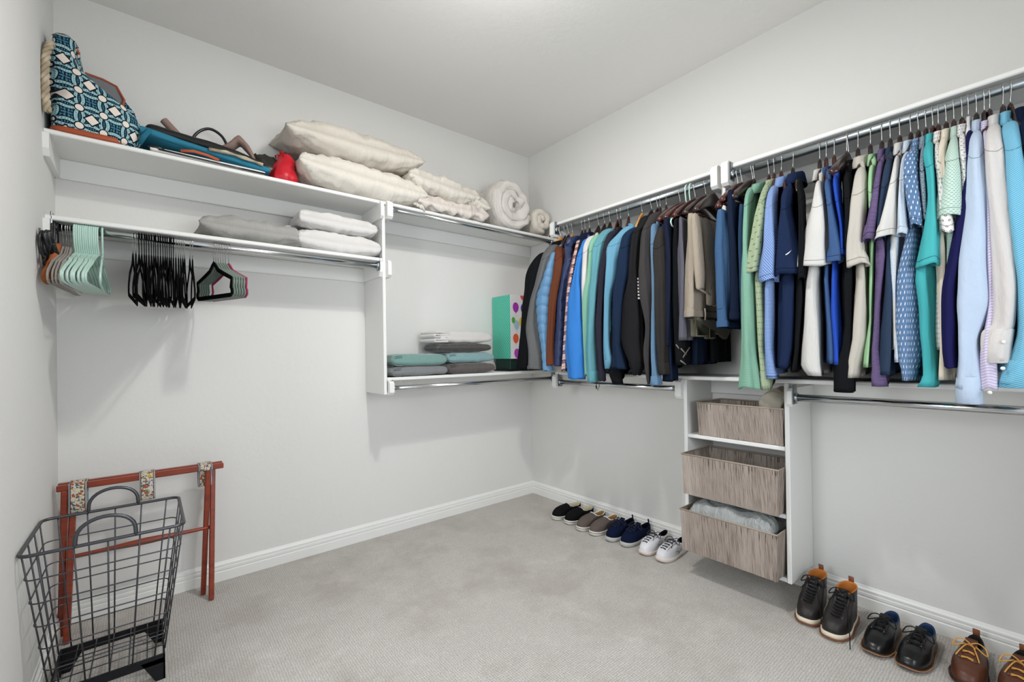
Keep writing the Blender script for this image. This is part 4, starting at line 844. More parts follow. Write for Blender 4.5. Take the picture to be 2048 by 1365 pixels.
# two mint plastic hangers among the hoodies
M_MINT = Mat('mint_plastic', 'b4d2c6', .32, spec=.5).m
M_GREIGE = Mat('greige_velvet', '8e877e', .75, sheen=.3).m
M_VELVET = Mat('black_velvet', '0b0b0c', .9, spec=.05).m
M_SAGEH = Mat('sage_velvet', '76857a', .75, sheen=.3).m
M_PINKH = Mat('raspberry_velvet', 'a02a58', .7, sheen=.3).m
def slim_hanger(name, label, group, x, y, zr, ax, yawv, mat, hookmat, kind, w=.21, hs=1.):
    """ax 'x': rod runs along x, hanger plane is y-z"""
    t = thing(name, label, 'hanger', (x, y, zr-.2), group)
    def T(u, z, v=0.):
        if ax == 'x': dx, dy = -v, u
        else: dx, dy = u, v
        c, s = math.cos(yawv), math.sin(yawv)
        return (x+dx*c-dy*s, y+dx*s+dy*c, z)
    if kind == 'tube':   # tubular plastic: hook, shoulders with notch, bar
        m = MB(); R = .021; pts = [T(math.cos(math.radians(a))*R, zr+math.sin(math.radians(a))*R) for a in range(-20, 200, 20)]
        pts += [T(-R, zr-.03), T(-R*.7, zr-.065), T(0, zr-.085), T(0, zr-.10)]
        m.tube(pts, .0038, 8); m.build('hook', mat, t)
        m = MB(); za = zr-.098
        loop = [T(0, za), T(-.04, za-.015), T(-.075, za-.035), T(-.085, za-.034), T(-.10, za-.05), T(-.17, za-.085), T(-w, za-.11), T(-w-.006, za-.125), T(-w+.004, za-.142), T(-.17, za-.146), T(0, za-.146),
                T(.17, za-.146), T(w-.004, za-.142), T(w+.006, za-.125), T(w, za-.11), T(.17, za-.085), T(.10, za-.05), T(.085, za-.034), T(.075, za-.035), T(.04, za-.015)]
        m.tube(loop, .0042, 8, closed=True); m.build('frame', mat, t)
    else:
        m = MB()
        R = .0195; pts = [T(math.cos(math.radians(a))*R, zr+math.sin(math.radians(a))*R) for a in range(-30, 212, 20)]
        pts += [T(-.005, zr-.034), T(0, zr-.046), T(0, zr-.085)]
        m.tube(pts, .0017, 7); m.build('hook', hookmat, t)
        m = MB(); za = zr-.082
        def half(s): return [T(s*.012, za-.014*hs), T(s*.035, za-.045*hs), T(s*.08, za-.07*hs), T(s*.15, za-.105*hs), T(s*(w-.008), za-.155*hs), T(s*w, za-.172*hs), T(s*w, za-.19*hs), T(s*(w-.008), za-.2*hs)]
        loop = [T(0, za)]+half(-1)+[T(0, za-.2*hs)]+half(1)[::-1]
        upv = Vector(T(0, 0, 1))-Vector(T(0, 0, 0))
        m.tube(loop, 1., 8, closed=True, flat=(.0030, .0105), up=tuple(upv)); m.build('frame', mat, t)
    return t
for yy, w_ in ((-1.605, 'left'), (-1.628, 'right')):
    slim_hanger('plastic_hanger', '%s one of two mint plastic hanger hooks among the dark trouser hangers' % w_, None, RX, yy-.012, RZ, 'y', .02, M_MINT, None, 'tube')
# left bay rod: y -.28, z 1.747
RL = 1.747
xs = [-2.796+i*(.071/11) for i in range(12)]
for i, x in enumerate(xs):
    slim_hanger('plastic_hanger', 'mint green plastic hanger in the tight row at the left end of the rod' if i < 11 else 'mint green plastic hanger, last on the right of the tight row', 'mint hangers in a tight row' if i < 11 else None, x, -.28, RL, 'x', -.09+rnd.uniform(-.03, .03), M_MINT, None, 'tube')
slim_hanger('plastic_hanger', 'mint green plastic hanger hanging a little apart, right of the tight mint row', None, -2.712, -.28, RL, 'x', .02, M_MINT, None, 'tube')
for i, x in enumerate((-2.832, -2.822, -2.816, -2.809)):
    slim_hanger('velvet_hanger', 'greige velvet hanger between the orange one and the mint row', 'greige velvet hangers', x, -.28, RL, 'x', -.10+.015*i, M_GREIGE, M_HOOK, 'flat', hs=.82)
xs = [-2.613, -2.603, -2.592, -2.583, -2.574, -2.567, -2.558, -2.549, -2.541, -2.534, -2.526, -2.517, -2.508, -2.500, -2.493, -2.485, -2.478, -2.470, -2.461, -2.451, -2.443, -2.435, -2.428]
for i, x in enumerate(xs):
    ch = i < 2 or i >= 18
    slim_hanger('velvet_hanger', ('black velvet hanger with silver hook at the left end of the dense row' if i < 2 else 'black velvet hanger with silver hook at the right side of the dense row') if ch else 'black velvet hanger with black hook in the middle of the dense row',
                ('silver hooked black hangers, left end' if i < 2 else 'silver hooked black hangers, right side') if ch else 'black hooked black hangers', x, -.28, RL, 'x', rnd.uniform(-.10, .02), M_VELVET, M_HOOK if ch else M_VELVET, 'flat')
slim_hanger('velvet_hanger', 'black velvet hanger slightly apart at the right end of the dense row', None, -2.408, -.28, RL, 'x', .02, M_VELVET, M_HOOK, 'flat')
slim_hanger('velvet_hanger', 'last black velvet hanger right of the dense row, before the small angled cluster', None, -2.398, -.28, RL, 'x', -.03, M_VELVET, M_HOOK, 'flat')
slim_hanger('velvet_hanger', 'black velvet hanger at the front of the small angled cluster', None, -2.314, -.28, RL, 'x', .38, M_VELVET, M_HOOK, 'flat', w=.152, hs=.83)
for i in range(5):
    slim_hanger('velvet_hanger', 'sage grey velvet hanger between the black and the pink one', 'sage hangers in the small cluster', -2.305+i*.0098, -.28, RL, 'x', .38+i*.006, M_SAGEH, M_HOOK, 'flat', w=.152, hs=.83)
slim_hanger('velvet_hanger', 'raspberry pink velvet hanger at the right end of the small cluster', None, -2.252, -.28, RL, 'x', .38, M_PINKH, M_HOOK, 'flat', w=.152, hs=.83)
# orange padded hanger, clip hangers at the far left
t = thing('padded_hanger', 'hanger wrapped in orange cloth at the left end of the rod', 'hanger', (-2.846, -.28, 1.6))
m = MB(); add_hook(m, -2.846, -.28, RL, 1.675, 0, r=.003, ax='x'); m.build('hook', M_BLACKMETAL, t)
M_ORANGE = fabric('orange_cloth', 'b0602a', grain=.2, wr=.008).m
m = MB(); R = []
for i in range(17):
    q = i/16; yy = -.28-.185*q if True else 0; zc = 1.668-.15*q**1.05
    R.append([( -2.848-.008*q+(.011+.006*q)*math.cos(a*PI/8), yy+.004*math.cos(a*PI/8), zc+(.018+.012*q)*math.sin(a*PI/8)) for a in range(16)])
m.rings(R)
R2 = [[(p[0], -.56-p[1], p[2]) for p in r] for r in R[:9]]; m.rings(R2)
m.build('cloth_wrap', M_ORANGE, t)
M_BLACKPL = Mat('black_plastic', '141416', .3, spec=.5).m
M_PINKPL = Mat('pink_plastic', 'e89ab5', .4).m; M_REDPL = Mat('red_plastic', 'e0453a', .4).m
for k, (x, yo, colr, cn, zc) in enumerate(((-2.862, -.285, M_PINKPL, 'pink', 1.672), (-2.855, -.30, M_REDPL, 'red', 1.66))):
    t = thing('clip_hanger', 'black hook strap with a small %s plastic tag at the left end of the rod' % cn, 'strap', (x, -.28, 1.6))
    m = MB(); pts = [(x, -.28+math.cos(math.radians(a))*.021, RL+math.sin(math.radians(a))*.021) for a in range(-90, 200, 20)]+[(x, -.303, 1.70), (x, yo-.02, zc+.01)]
    m.tube(pts, 1., 8, flat=(.003, .008), up=(0, 0, 1) if False else (1, 0, 0)) if False else m.tube(pts, .0045, 8)
    m.build('strap', M_BLACKPL, t); box('tag', x-.006, x+.006, yo-.028, yo-.014, zc-.03, zc+.012, colr, t)
for k, (x, y, z, rot, lab) in enumerate(((-2.872, -.44, 1.64, .2, 'front'), (-2.866, -.395, 1.655, -.3, 'middle'), (-2.86, -.36, 1.62, .9, 'back'))):
    t = thing('hair_clip', '%s black glossy plastic clip in the bunch at the left wall' % lab, 'clip', (x, y, z-.05))
    m = MB()
    c, s = math.cos(rot), math.sin(rot)
    ell = [(x+.004*math.sin(a*.5), y+(.030*math.cos(a*PI/10))*c-(.055*math.sin(a*PI/10))*s*.6, z+(.030*math.cos(a*PI/10))*s*.6+(.05*math.sin(a*PI/10))) for a in range(20)]
    m.tube(ell, 1., 8, closed=True, flat=(.005, .007), up=(1, 0, 0)); m.build('loop', M_BLACKPL, t)
    m = MB(); m.tube([(x+.006, y-.02, z+.045), (x+.01, y+.02, z+.01), (x+.008, y+.035, z-.05)], [.010, .014, .004], 10); m.build('prong', M_BLACKPL, t)
t = thing('sunglasses', 'grey framed sunglasses hooked at the left wall below the rod', 'glasses', (-2.872, -.42, 1.56))
m = MB(); m.tube([(-2.876, -.455, 1.70), (-2.875, -.46, 1.63), (-2.874, -.455, 1.585), (-2.872, -.445, 1.55)], 1., 8, flat=(.003, .006), up=(1, 0, 0)); m.build('temple', Mat('grey_acetate', '6b655f', .35).m, t)
m = MB(); m.tube([(-2.868+.001*math.sin(a), -.415+.028*math.cos(a*PI/8), 1.585+.022*math.sin(a*PI/8)) for a in range(16)], .003, 8, closed=True); m.build('lens_frame', M_BLACKPL, t)

# ================================================================== SHELF CONTENTS
def cotton(name, col, **k): return fabric(name, col, **k).m
M_PIL = cotton('ivory_cotton', 'dcd5c8', grain=.05, wr=.008); M_PILP = cotton('ivory_damask', 'd8d0c2', grain=.22, wr=.008)
M_DUVET = cotton('duvet_cotton', 'dbd5cd', grain=.04, wr=.014); M_GREYC = cotton('grey_cotton', 'a3a19c', grain=.08, wr=.006); M_BLANK = cotton('white_blanket', 'd6d3d0', grain=.06, wr=.005)
def pillow(name, label, cat, c, dims, rot, mat, seed, pinch=.10, wr=.012, group=None, nu=44, nv=34, droop=0., sag=None, e=.5, amp=1.):
    lx, ly, lz = dims; t_ = Matrix.Rotation(rot[2], 4, 'Z') @ Matrix.Rotation(rot[1], 4, 'Y') @ Matrix.Rotation(rot[0], 4, 'X')
    V = []; F_ = []; UV = []
    def P(u, v, s):
        px = u*lx/2*(1-pinch*(1-v*v)); py = v*ly/2*(1-pinch*(1-u*u))
        h = lz/2*max(0, (1-abs(u)**3.2)*(1-abs(v)**3.2))**e
        n = nz(px*11+s, py*11, s*2., seed)*wr*1.1+nz(px*34, py*12, s*3., seed+4)*wr*.75+(abs(nz(px*16+py*9, py*16-px*6, s*4., seed+8))-.2)*wr*.9
        # gathers running in from the corners
        r = (1-abs(u))+(1-abs(v)); ang = math.atan2(1-abs(v)+.01, 1-abs(u)+.01)
        n += wr*.7*math.sin(ang*16)*math.exp(-r*2.2)*min(1, r*4)
        z = s*(h+n*min(1, h/(lz*.18))*amp)
        z += droop*(u*u)*lz
        return t_ @ Vector((px, py, z))+Vector(c)
    for s in (1, -1):
        for i in range(nu+1):
            for j in range(nv+1):
                u = -1+2*i/nu; v = -1+2*j/nv
                u = math.sin(u*PI/2)*.35+u*.65; v = math.sin(v*PI/2)*.35+v*.65
                q = P(u, v, s)
                V.append(q); UV.append((u*lx/2, v*ly/2+(s < 0)*.5))
    K = (nu+1)*(nv+1)
    for s in (0, 1):
        for i in range(nu):
            for j in range(nv):
                a = s*K+i*(nv+1)+j; q = (a, a+nv+1, a+nv+2, a+1); F_.append(q if s == 0 else q[::-1])
    edge = [i*(nv+1) for i in range(nu+1)]+[nu*(nv+1)+j for j in range(1, nv+1)]+[i*(nv+1)+nv for i in range(nu-1, -1, -1)]+[j for j in range(nv-1, 0, -1)]
    for i in range(len(edge)):
        a, b = edge[i], edge[(i+1) % len(edge)]; F_.append((a, a+K, b+K, b)[::-1])
    if sag: V = [Vector((p.x, p.y, max(p.z, sag))) for p in V]
    o = link(name, V, F_, mat, None, UV); recalc(o)
    return tag(o, label, cat, group) if label else o

pillow('pillow', 'big plain ivory bed pillow lying on the upper shelf under another pillow', 'pillow', (-1.555, -.17, 2.242), (.78, .36, .205), (0, .04, .02), M_PIL, 3, .035, .014, sag=2.1405, e=.45)
pillow('pillow', 'ivory patterned bed pillow lying on top of the plain one', 'pillow', (-1.595, -.165, 2.440), (.83, .36, .195), (.05, -.03, .03), M_PILP, 5, .045, .014, e=.5)
# folded bedding bundles
pillow('folded_sheet', 'pale crumpled folded sheet, lower of two bundles right of the pillows', 'bedding', (-.955, -.165, 2.193), (.56, .34, .115), (0, .0, .0), cotton('pale_sheet', 'ddd3c9', grain=.05, wr=.01), 8, .02, .02, e=.34, sag=2.1405, amp=1.1)
pillow('folded_quilt', 'puffy ivory quilt folded on top of the pale crumpled sheet', 'bedding', (-1.02, -.165, 2.325), (.56, .33, .165), (0, .06, .03), M_PIL, 9, .03, .018, e=.42, amp=1.)
pillow('pillow', 'small ivory bundle end tucked between the folded quilt and the duvet roll', 'pillow', (-.745, -.17, 2.285), (.20, .30, .14), (0, .35, 0), M_PIL, 12, .05, .012, e=.5)
# pale knotted end of the sheet
m = MB()
for k in range(4):
    m.tube([(-1.26+.01*k, -.22-.02*k, 2.175+.01*k), (-1.235+.012*k, -.285-.006*k, 2.178-.004*k), (-1.245+.022*k, -.312, 2.160-.01*k)], [.012, .017, .006], 8)
m.build('sheet_tassel', M_PIL, bpy.data.objects['folded_sheet'])

def roll(name, label, c, R0, R1, turns, T, ylen, mat, seed, sx=1.0, sz=1.0, ystart=-.30, a0=0., puff=.012):
    """spiral rolled duvet, axis along y; ring = ellipse in (radial, y)"""
    n = int(26*turns); N = 26; m = MB(); R = []
    for i in range(n+1):
        q = i/n; a = a0+turns*2*PI*q; r = R0+(R1-R0)*q
        T_ = T*(1+.16*nz(a*1.1, 0, 0, seed)); r *= 1+.10*nz(math.cos(a)*1.2, math.sin(a)*1.2, q*3, seed+3)
        if q < .03: T_ *= .5
        if q > .97: T_ *= .7
        rr = []
        for j in range(N):
            th = 2*PI*j/N
            dr = T_*spow(math.cos(th), .75); yy = (ylen/2)*spow(math.sin(th), .38)
            dy = .014*nz(a*1.7, q*4, 1., seed)
            x = (r+dr)*math.cos(a)*sx; z = (r+dr)*math.sin(a)*sz
            k = puff*nz(x*16, yy*12, z*16, seed+1)
            x += k*math.cos(a); z += k*math.sin(a); yy += k*.6*(-1 if math.sin(th) < 0 else 1)+dy
            rr.append((c[0]+x, c[1]+yy, c[2]+z))
        R.append(rr)
    m.rings(R); o = m.build(name, mat); recalc(o)
    zmin = min(v.co.z for v in o.data.vertices)
    o.location.z += 0
    for v in o.data.vertices:
        if v.co.z < ZU+.001: v.co.z = ZU+.001
    return tag(o, label, 'bedding')
roll('rolled_duvet', 'thick white duvet rolled into a spiral, standing on the upper shelf', (-.425, -.17, 2.330), .018, .158, 2.75, .040, .30, M_DUVET, 4, sx=1.06, sz=1.06, a0=1.2, puff=.03)
roll('rolled_blanket', 'smaller ivory roll with a gathered end in the corner of the upper shelf', (-.118, -.17, 2.262), .012, .088, 1.7, .034, .27, cotton('ivory_roll', 'ddd4c6', grain=.05, wr=.008), 6, sx=1.05, a0=.4, puff=.012)
# middle shelf
pillow('pillow', 'grey cotton pillow lying on the middle shelf of the left bay', 'pillow', (-2.125, -.16, 1.855), (.50, .27, .135), (0, .02, 0), M_GREYC, 15, .05, .012, e=.45, sag=ZM+.0008)
def folded(name, label, cat, x0, x1, y0, y1, z0, layers, th, mat, seed, group=None, foldside=1, wr=.003, lean=0., parent=None):
    """folded textile: one sheet zig-zagging in layers, folds facing +/-x"""
    m = MB(); path = []; r = th/2
    zc = z0+r; d = foldside; xa, xb = (x0+r, x1-r)
    for L_ in range(layers):
        a, b = (xa, xb) if d > 0 else (xb, xa)
        for k in range(9):
            q = k/8; path.append((a+(b-a)*q, zc+.5*wr*nz(q*4, L_, 0, seed)))
        if L_ < layers-1:
            for k in range(1, 4):
                ph = -PI/2+PI*k/4; path.append((b+d*r*math.cos(ph)*1.0, zc+r+r*math.sin(ph)))
        zc += th*1.0; d = -d
    N = 22; R = []; yc = (y0+y1)/2; hy = (y1-y0)/2
    for i, (x, z) in enumerate(path):
        a = path[max(0, i-1)]; b = path[min(len(path)-1, i+1)]; tx, tz = b[0]-a[0], b[1]-a[1]; l = math.hypot(tx, tz) or 1; nx_, nz_ = -tz/l, tx/l
        ring = []
        for j in range(N):
            an = 2*PI*j/N; A = r*.99*spow(math.cos(an), .55); Bv = hy*spow(math.sin(an), .22)
            n1 = wr*nz(x*14, Bv*14+i*.3, z*20, seed)
            ring.append((x+nx_*A+n1*.5, yc+Bv+n1, z+nz_*A+n1*.3))
        R.append(ring)
    m.rings(R); o = m.build(name, mat, parent); recalc(o)
    return tag(o, label, cat, group) if label else o
pillow('folded_blanket', 'white folded blanket, lower of the two on the middle shelf', 'blanket', (-1.70, -.165, 1.853), (.47, .26, .128), (0, 0, .01), M_BLANK, 21, .0, .008, e=.26, sag=ZM+.0008)
pillow('folded_blanket', 'white folded blanket, upper of the two on the middle shelf', 'blanket', (-1.705, -.165, 1.966), (.44, .26, .110), (0, .03, -.01), M_BLANK, 22, .0, .009, e=.28)
pillow('folded_sheet', 'pale grey sheet end peeking out left of the two white blankets', 'bedding', (-1.955, -.13, 1.87), (.10, .18, .15), (0, .3, 0), cotton('pale_grey_sheet', 'b9b7b4', wr=.006), 23, .05, .008)
# low shelf towels
def towelm(n, c): return fabric(n, c, grain=.35, wr=.004, sheen=.4, weave=500).m
zt = ZL+.001
def towel(lab, x0, x1, y0, y1, z0, th, mat, seed, name='folded_towel', fe=1):
    o = pillow(name, lab, 'towel', ((x0+x1)/2, (y0+y1)/2, z0+th/2), (x1-x0, y1-y0, th*1.02), (0, 0, 0), mat, seed, 0., .0035, e=.20, sag=z0, nu=50, nv=24)
    # folded end: the layers show as nested turns
    m = MB(); xe = x0+.012 if fe < 0 else x1-.012
    for k, r in enumerate((.86, .52) if fe < 0 else ()):
        h = th/2*r; pts = [(xe-fe*.05, y0-.0006+.003*k, z0+th/2+h*.93), (xe-fe*.01, y0-.0006, z0+th/2+h*.9), (xe+fe*.003*(1-k), y0+.001, z0+th/2+h*.4), (xe+fe*.003*(1-k), y0+.001, z0+th/2-h*.4), (xe-fe*.01, y0-.0006, z0+th/2-h*.9), (xe-fe*.05, y0-.0006, z0+th/2-h*.93)]
        m.tube([tuple(q) for q in cr(pts, 20)], .0022, 6)
    if fe < 0: m.build('folded_edge', mat, o)
    return o
zt2 = zt
towel('grey towel, bottom of the left stack on the low shelf', -1.41, -1.01, -.29, -.05, zt, .062, towelm('grey_towel', '7d8082'), 31, fe=-1)
towel('sea green towel on top of the grey one in the left stack', -1.40, -1.015, -.29, -.05, zt+.063, .080, towelm('seagreen_towel', '6f9b94'), 32, fe=-1)
towel('dark brown-grey towel, bottom of the right stack on the low shelf', -.995, -.60, -.28, -.05, zt, .074, towelm('brown_towel', '5c5451'), 33, fe=-1)
towel('blue-green towel, second from the bottom in the right stack', -1.0, -.61, -.28, -.05, zt+.075, .075, towelm('bluegreen_towel', '7aa5a8'), 34, fe=-1)
towel('charcoal towel, third in the right stack under the white cloth', -1.06, -.625, -.27, -.05, zt+.151, .062, towelm('charcoal_towel', '474340'), 35)
mw = towelm('white_towel', 'd8d4d0')
o = towel('white cloth with many thin folds on top of the right stack', -1.05, -.62, -.27, -.05, zt+.214, .082, mw, 36, name='folded_cloth')
folded('fold_layers', None, None, -1.09, -.98, -.268, -.055, zt+.215, 5, .0155, mw, 37, wr=.004, foldside=-1, parent=o)
# gift bag on dark box
t = thing('storage_box', 'dark green-black flat box under the balloon gift bag', 'box', (-.25, -.14, ZL))
box('box_base', -.43, -.08, -.235, -.03, ZL+.001, ZL+.012, M_BLACKMETAL, t); box('box_body', -.415, -.09, -.225, -.04, ZL+.012, ZL+.094, Mat('dark_green_card', '16302a', .5).m, t)
t = thing('gift_box', 'tall gift bag, teal striped side and balloon print front, behind the black coat', 'gift bag', (-.27, -.13, ZL+.095))
GX0, GX1, GY0, GY1, GZ0, GZ1 = -.42, -.10, -.238, -.012, ZL+.096, 1.655
GB = box('bag_body', GX0, GX1, GY0, GY1, GZ0, GZ1, Mat('white_paper', 'ece9ea', .5).m, t, bev=.002)
M = Mat('teal_stripe_paper', '2fae93', .5); x, y, z, o = M.obj(); M.mix(((y*1.0+z)*(1/.0235)).fr() < .13, 'bfeee0')
M_TEALP = M.m
box('side_gusset', GX0-.0012, GX0, GY0, GY1, GZ0, GZ1, M_TEALP, t, bev=0)
balloons = [(.055, .40, .036, 'a83ab0'), (.135, .395, .036, '6b3bb0'), (.125, .49, .026, 'e2544a'), (.03, .30, .022, '5cb84e'), (.062, .265, .033, 'a9cdd6'), (.115, .29, .034, 'e8c83c'), (.052, .16, .034, 'e8653a'), (.115, .135, .036, 'e2483c'), (.062, .045, .034, 'b04ab8'), (.20, .30, .034, '4a90d0'), (.20, .18, .034, '5cb84e'), (.25, .40, .034, 'e8653a'), (.19, .05, .033, 'e8c83c'), (.27, .09, .034, 'a83ab0')]
for i, (bx, bz, r, colr) in enumerate(balloons):
    m = MB(); cx, cz = GX0+bx, GZ0+bz; v = []
    for k in range(24):
        a = 2*PI*k/24; rr = r*(1+.18*max(0, -math.sin(a))**3)
        v.append((cx+rr*.82*math.cos(a), GY0-.0012, cz+rr*math.sin(a)))
    v += [(cx-.005, GY0-.0012, cz-r*1.36), (cx+.005, GY0-.0012, cz-r*1.36), (cx, GY0-.0012, cz-r*1.12)]
    v = [(min(max(q[0], GX0), GX1), q[1], min(max(q[2], GZ0), GZ1)) for q in v]
    m.v = v; m.uv = [(0, 0)]*len(v); m.f = [tuple(range(24)), (24, 25, 26)]; m.fm = [0, 0]
    ob = m.build('printed_balloon', Mat('balloon_ink', colr, .5).m, GB, smooth=False)
    m = MB(); m.tube([(cx, GY0-.001, cz-r*1.3), (cx+.003, GY0-.001, cz-r*1.6), (cx-.002, GY0-.001, max(GZ0, cz-r*2.2))], .0007, 4); m.build('printed_string', Mat('string_ink', 'b9b5b8', .6).m, GB)

# tote bag -----------------------------------------------------------
def tote_mat():
    M = Mat('printed_canvas', '10202e', .8, spec=.15); u, v, uv = M.uv()
    k = 1/.15
    a = (u*k+(v*k)).fr()-.5; b = (u*k-(v*k)).fr()-.5     # 45 degree lattice
    A, B = a.ab(), b.ab()
    # ray hatching: teal
    r1 = (a.sq()+b.sq()).sqrt(); r2 = ((A-.5).sq()+(B-.5).sq()).sqrt(); r3 = ((A-.5).sq()+b.sq()).sqrt(); r4 = (a.sq()+(B-.5).sq()).sqrt()
    at = M.N('ShaderNodeMath'); at.operation = 'ARCTAN2'; M.nt.links.new(a.s, at.inputs[0]); M.nt.links.new(b.s, at.inputs[1]); ray = X(M.nt, at.outputs[0])
    M.mix(((ray*34).sin() > .1).mn(r1 > .2), '447c92')
    ring = ((r1-.47).ab() < .05).mx((r2-.47).ab() < .05)
    ringn = ((r1-.47).ab() < .085).mx((r2-.47).ab() < .085)
    M.mix(ringn, '0e1a2a'); M.mix(ring, '9dc4c8')
    dots = (((u*(1/.0075)).fr()-.5).sq()+((v*(1/.0075)).fr()-.5).sq()) < .05
    M.mix(dots.mn(ring), '1d3a4a')
    d1 = (A+B); M.mix((A.mx(B) < .19), '0e1a2a'); M.mix((A.mx(B) < .145), 'e3d8cd')
    M.mix(((r3 < .16).mx(r4 < .16)), '0e1a2a'); M.mix(((r3 < .12).mx(r4 < .12)), 'e3d8cd')
    M.bump(M.noise(uv, 500, 1), .0006, .4); return M.m
M_TOTE = tote_mat(); M_TAN = Mat('tan_leather', 'a04c2c', .5, spec=.4).m
t = thing('tote_bag', 'patterned navy and aqua tote bag with rope handle leaning in the left corner', 'bag', (-2.73, -.19, ZU))
lv = [(2.150, -2.862, -2.610, -.30, -.06), (2.165, -2.872, -2.592, -.305, -.05), (2.21, -2.872, -2.578, -.31, -.045), (2.27, -2.872, -2.586, -.31, -.045), (2.32, -2.872, -2.625, -.305, -.05),
      (2.355, -2.872, -2.672, -.30, -.055), (2.39, -2.872, -2.722, -.30, -.06), (2.43, -2.870, -2.765, -.295, -.07), (2.47, -2.868, -2.785, -.29, -.08), (2.51, -2.866, -2.782, -.29, -.09), (2.545, -2.862, -2.784, -.285, -.10), (2.562, -2.855, -2.80, -.27, -.12)]
P = cr(lv, 44); m = MB(); R = []
for i, (z, x0, x1, y0, y1) in enumerate(P):
    ring = []
    for j in range(44):
        a = 2*PI*j/44; cx, cy = (x0+x1)/2, (y0+y1)/2
        x = cx+(x1-x0)/2*spow(math.cos(a), .5); y = cy+(y1-y0)/2*spow(math.sin(a), .5)
        k = .007*nz(x*14, y*14, z*9, 3)+.006*nz(x*30, y*9, z*22, 5)
        ring.append((min(x+k, -2.612 if False else 9), y+k, z))
    R.append(ring)
m.rings(R)
# planar-ish UV from world position
m.uv = [((p[0]+.6*p[1]), p[2]+.15*p[0]) for p in m.v]
for i, p in enumerate(m.v): m.v[i] = (max(p[0], L+.004), p[1], p[2])
m.build('bag_body', M_TOTE, t)
# rear panel standing open, with lining and trim
m = MB(); top = [(-2.80, 2.485), (-2.77, 2.490), (-2.715, 2.485), (-2.668, 2.470), (-2.64, 2.415), (-2.605, 2.37), (-2.588, 2.31)]
v = []
for k, (x, z) in enumerate(top): v += [(x, -.12, z), (x, -.12, 2.20)]
m.v = v+[(p[0], p[1]+.006, p[2]) for p in v]; m.uv = [((p[0]+.6*p[1]), p[2]) for p in m.v]
n = len(v); m.f = []
for k in range(len(top)-1):
    a = 2*k; m.f += [(a, a+1, a+3, a+2), (n+a+2, n+a+3, n+a+1, n+a), (a+2, n+a+2, n+a, a)]
m.fm = [0]*len(m.f); m.build('back_panel', M_TOTE, t, smooth=False)
m = MB(); v2 = [(x, -.1215, z-.001) for x, z in top[1:5]]; m.v = v2+[(q[0], q[1], 2.36) for q in v2]; m.uv = [(0, 0)]*8; m.f = [(k, k+4, k+5, k+1) for k in range(3)]; m.fm = [0]*3
m.build('lining', Mat('grey_lining', '77777a', .6).m, t, smooth=False)
m = MB(); m.tube([(-2.785, -.14, 2.44), (-2.77, -.123, 2.492), (-2.715, -.12, 2.487), (-2.668, -.12, 2.472), (-2.641, -.125, 2.415), (-2.645, -.16, 2.37)], .0052, 8); m.build('trim', M_TAN, t)
m = MB(); m.tube([(-2.858, -.262, 2.545), (-2.845, -.262, 2.558), (-2.825, -.262, 2.563), (-2.805, -.258, 2.556), (-2.790, -.255, 2.535), (-2.782, -.25, 2.505)], .0045, 8); m.build('trim', M_TAN, t)
m = MB(); m.rings([[(x0+(x1-x0)*(.5+.5*spow(math.cos(2*PI*j/36), .4)), -.18+.128*spow(math.sin(2*PI*j/36), .4), z) for j in range(36)] for z, x0, x1 in ((2.1405, -2.865, -2.640), (2.15, -2.872, -2.635), (2.162, -2.872, -2.63))]); m.build('leather_base', M_TAN, t)
m = MB(); hp = cr([(-2.868, -.318, 2.20), (-2.872, -.325, 2.26), (-2.872, -.328, 2.34), (-2.87, -.325, 2.42), (-2.862, -.31, 2.475), (-2.858, -.28, 2.50)], 60)
M_ROPE = Mat('cotton_rope', 'c4b59d', .9); u, v_, uv = M_ROPE.uv(); M_ROPE.mix(((v_*70+u*60).sin()*.5+.5)*.5, '7d6d55'); M_ROPE.bump((v_*70*2+u*60).sin(), .003, .8)
def rope(m, pts, r):
    pts = [Vector(p) for p in pts]; n = len(pts); acc = 0
    for s in range(3):
        q = []; acc = 0
        for i, p in enumerate(pts):
            if i: acc += (pts[i]-pts[i-1]).length
            tt = (pts[min(i+1, n-1)]-pts[max(i-1, 0)]).normalized(); u1 = tt.cross(Vector((0, 1, .1))).normalized(); u2 = tt.cross(u1)
            a = acc/(r*6)*2*PI+s*2*PI/3; q.append(tuple(p+(u1*math.cos(a)+u2*math.sin(a))*r*.52))
        m.tube(q, r*.56, 7)
rope(m, cr([(-2.868, -.318, 2.20), (-2.872, -.325, 2.26), (-2.872, -.328, 2.34), (-2.87, -.325, 2.42), (-2.862, -.31, 2.475), (-2.858, -.28, 2.50)], 90), .013)
m.build('rope_handle', M_ROPE.m, t)
# teal tote lying flat ------------------------------------------------
def slab(m, pts, hw, th, y0, n=14, wr=.004, seed=1, taper=None):
    """soft flat slab: path pts (x,z) centre, thickness th, width in y from y0 to y0+hw"""
    P = cr(pts, 40); R = []
    for i, (x, z) in enumerate(P):
        q = i/(len(P)-1); k = min(1, (q+.02)*14, (1.02-q)*14)**.5
        R.append([(x, y0+hw/2+hw/2*spow(math.cos(2*PI*j/24), .3), z+th/2*k*spow(math.sin(2*PI*j/24), .6)+wr*nz(x*9, j, z, seed)) for j in range(24)])
    m.rings(R)
t = thing('canvas_tote', 'teal canvas tote folded flat on the shelf under black leggings', 'bag', (-2.32, -.18, ZU))
m = MB(); slab(m, [(-2.585, 2.232), (-2.54, 2.228), (-2.4, 2.210), (-2.2, 2.190), (-2.065, 2.176)], .25, .036, -.297, seed=4, wr=.006)
m.v = [(p[0], p[1], max(p[2], ZU+.0245)) for p in m.v]
m.build('canvas', cotton('teal_canvas', '13809e', wr=.004), t)
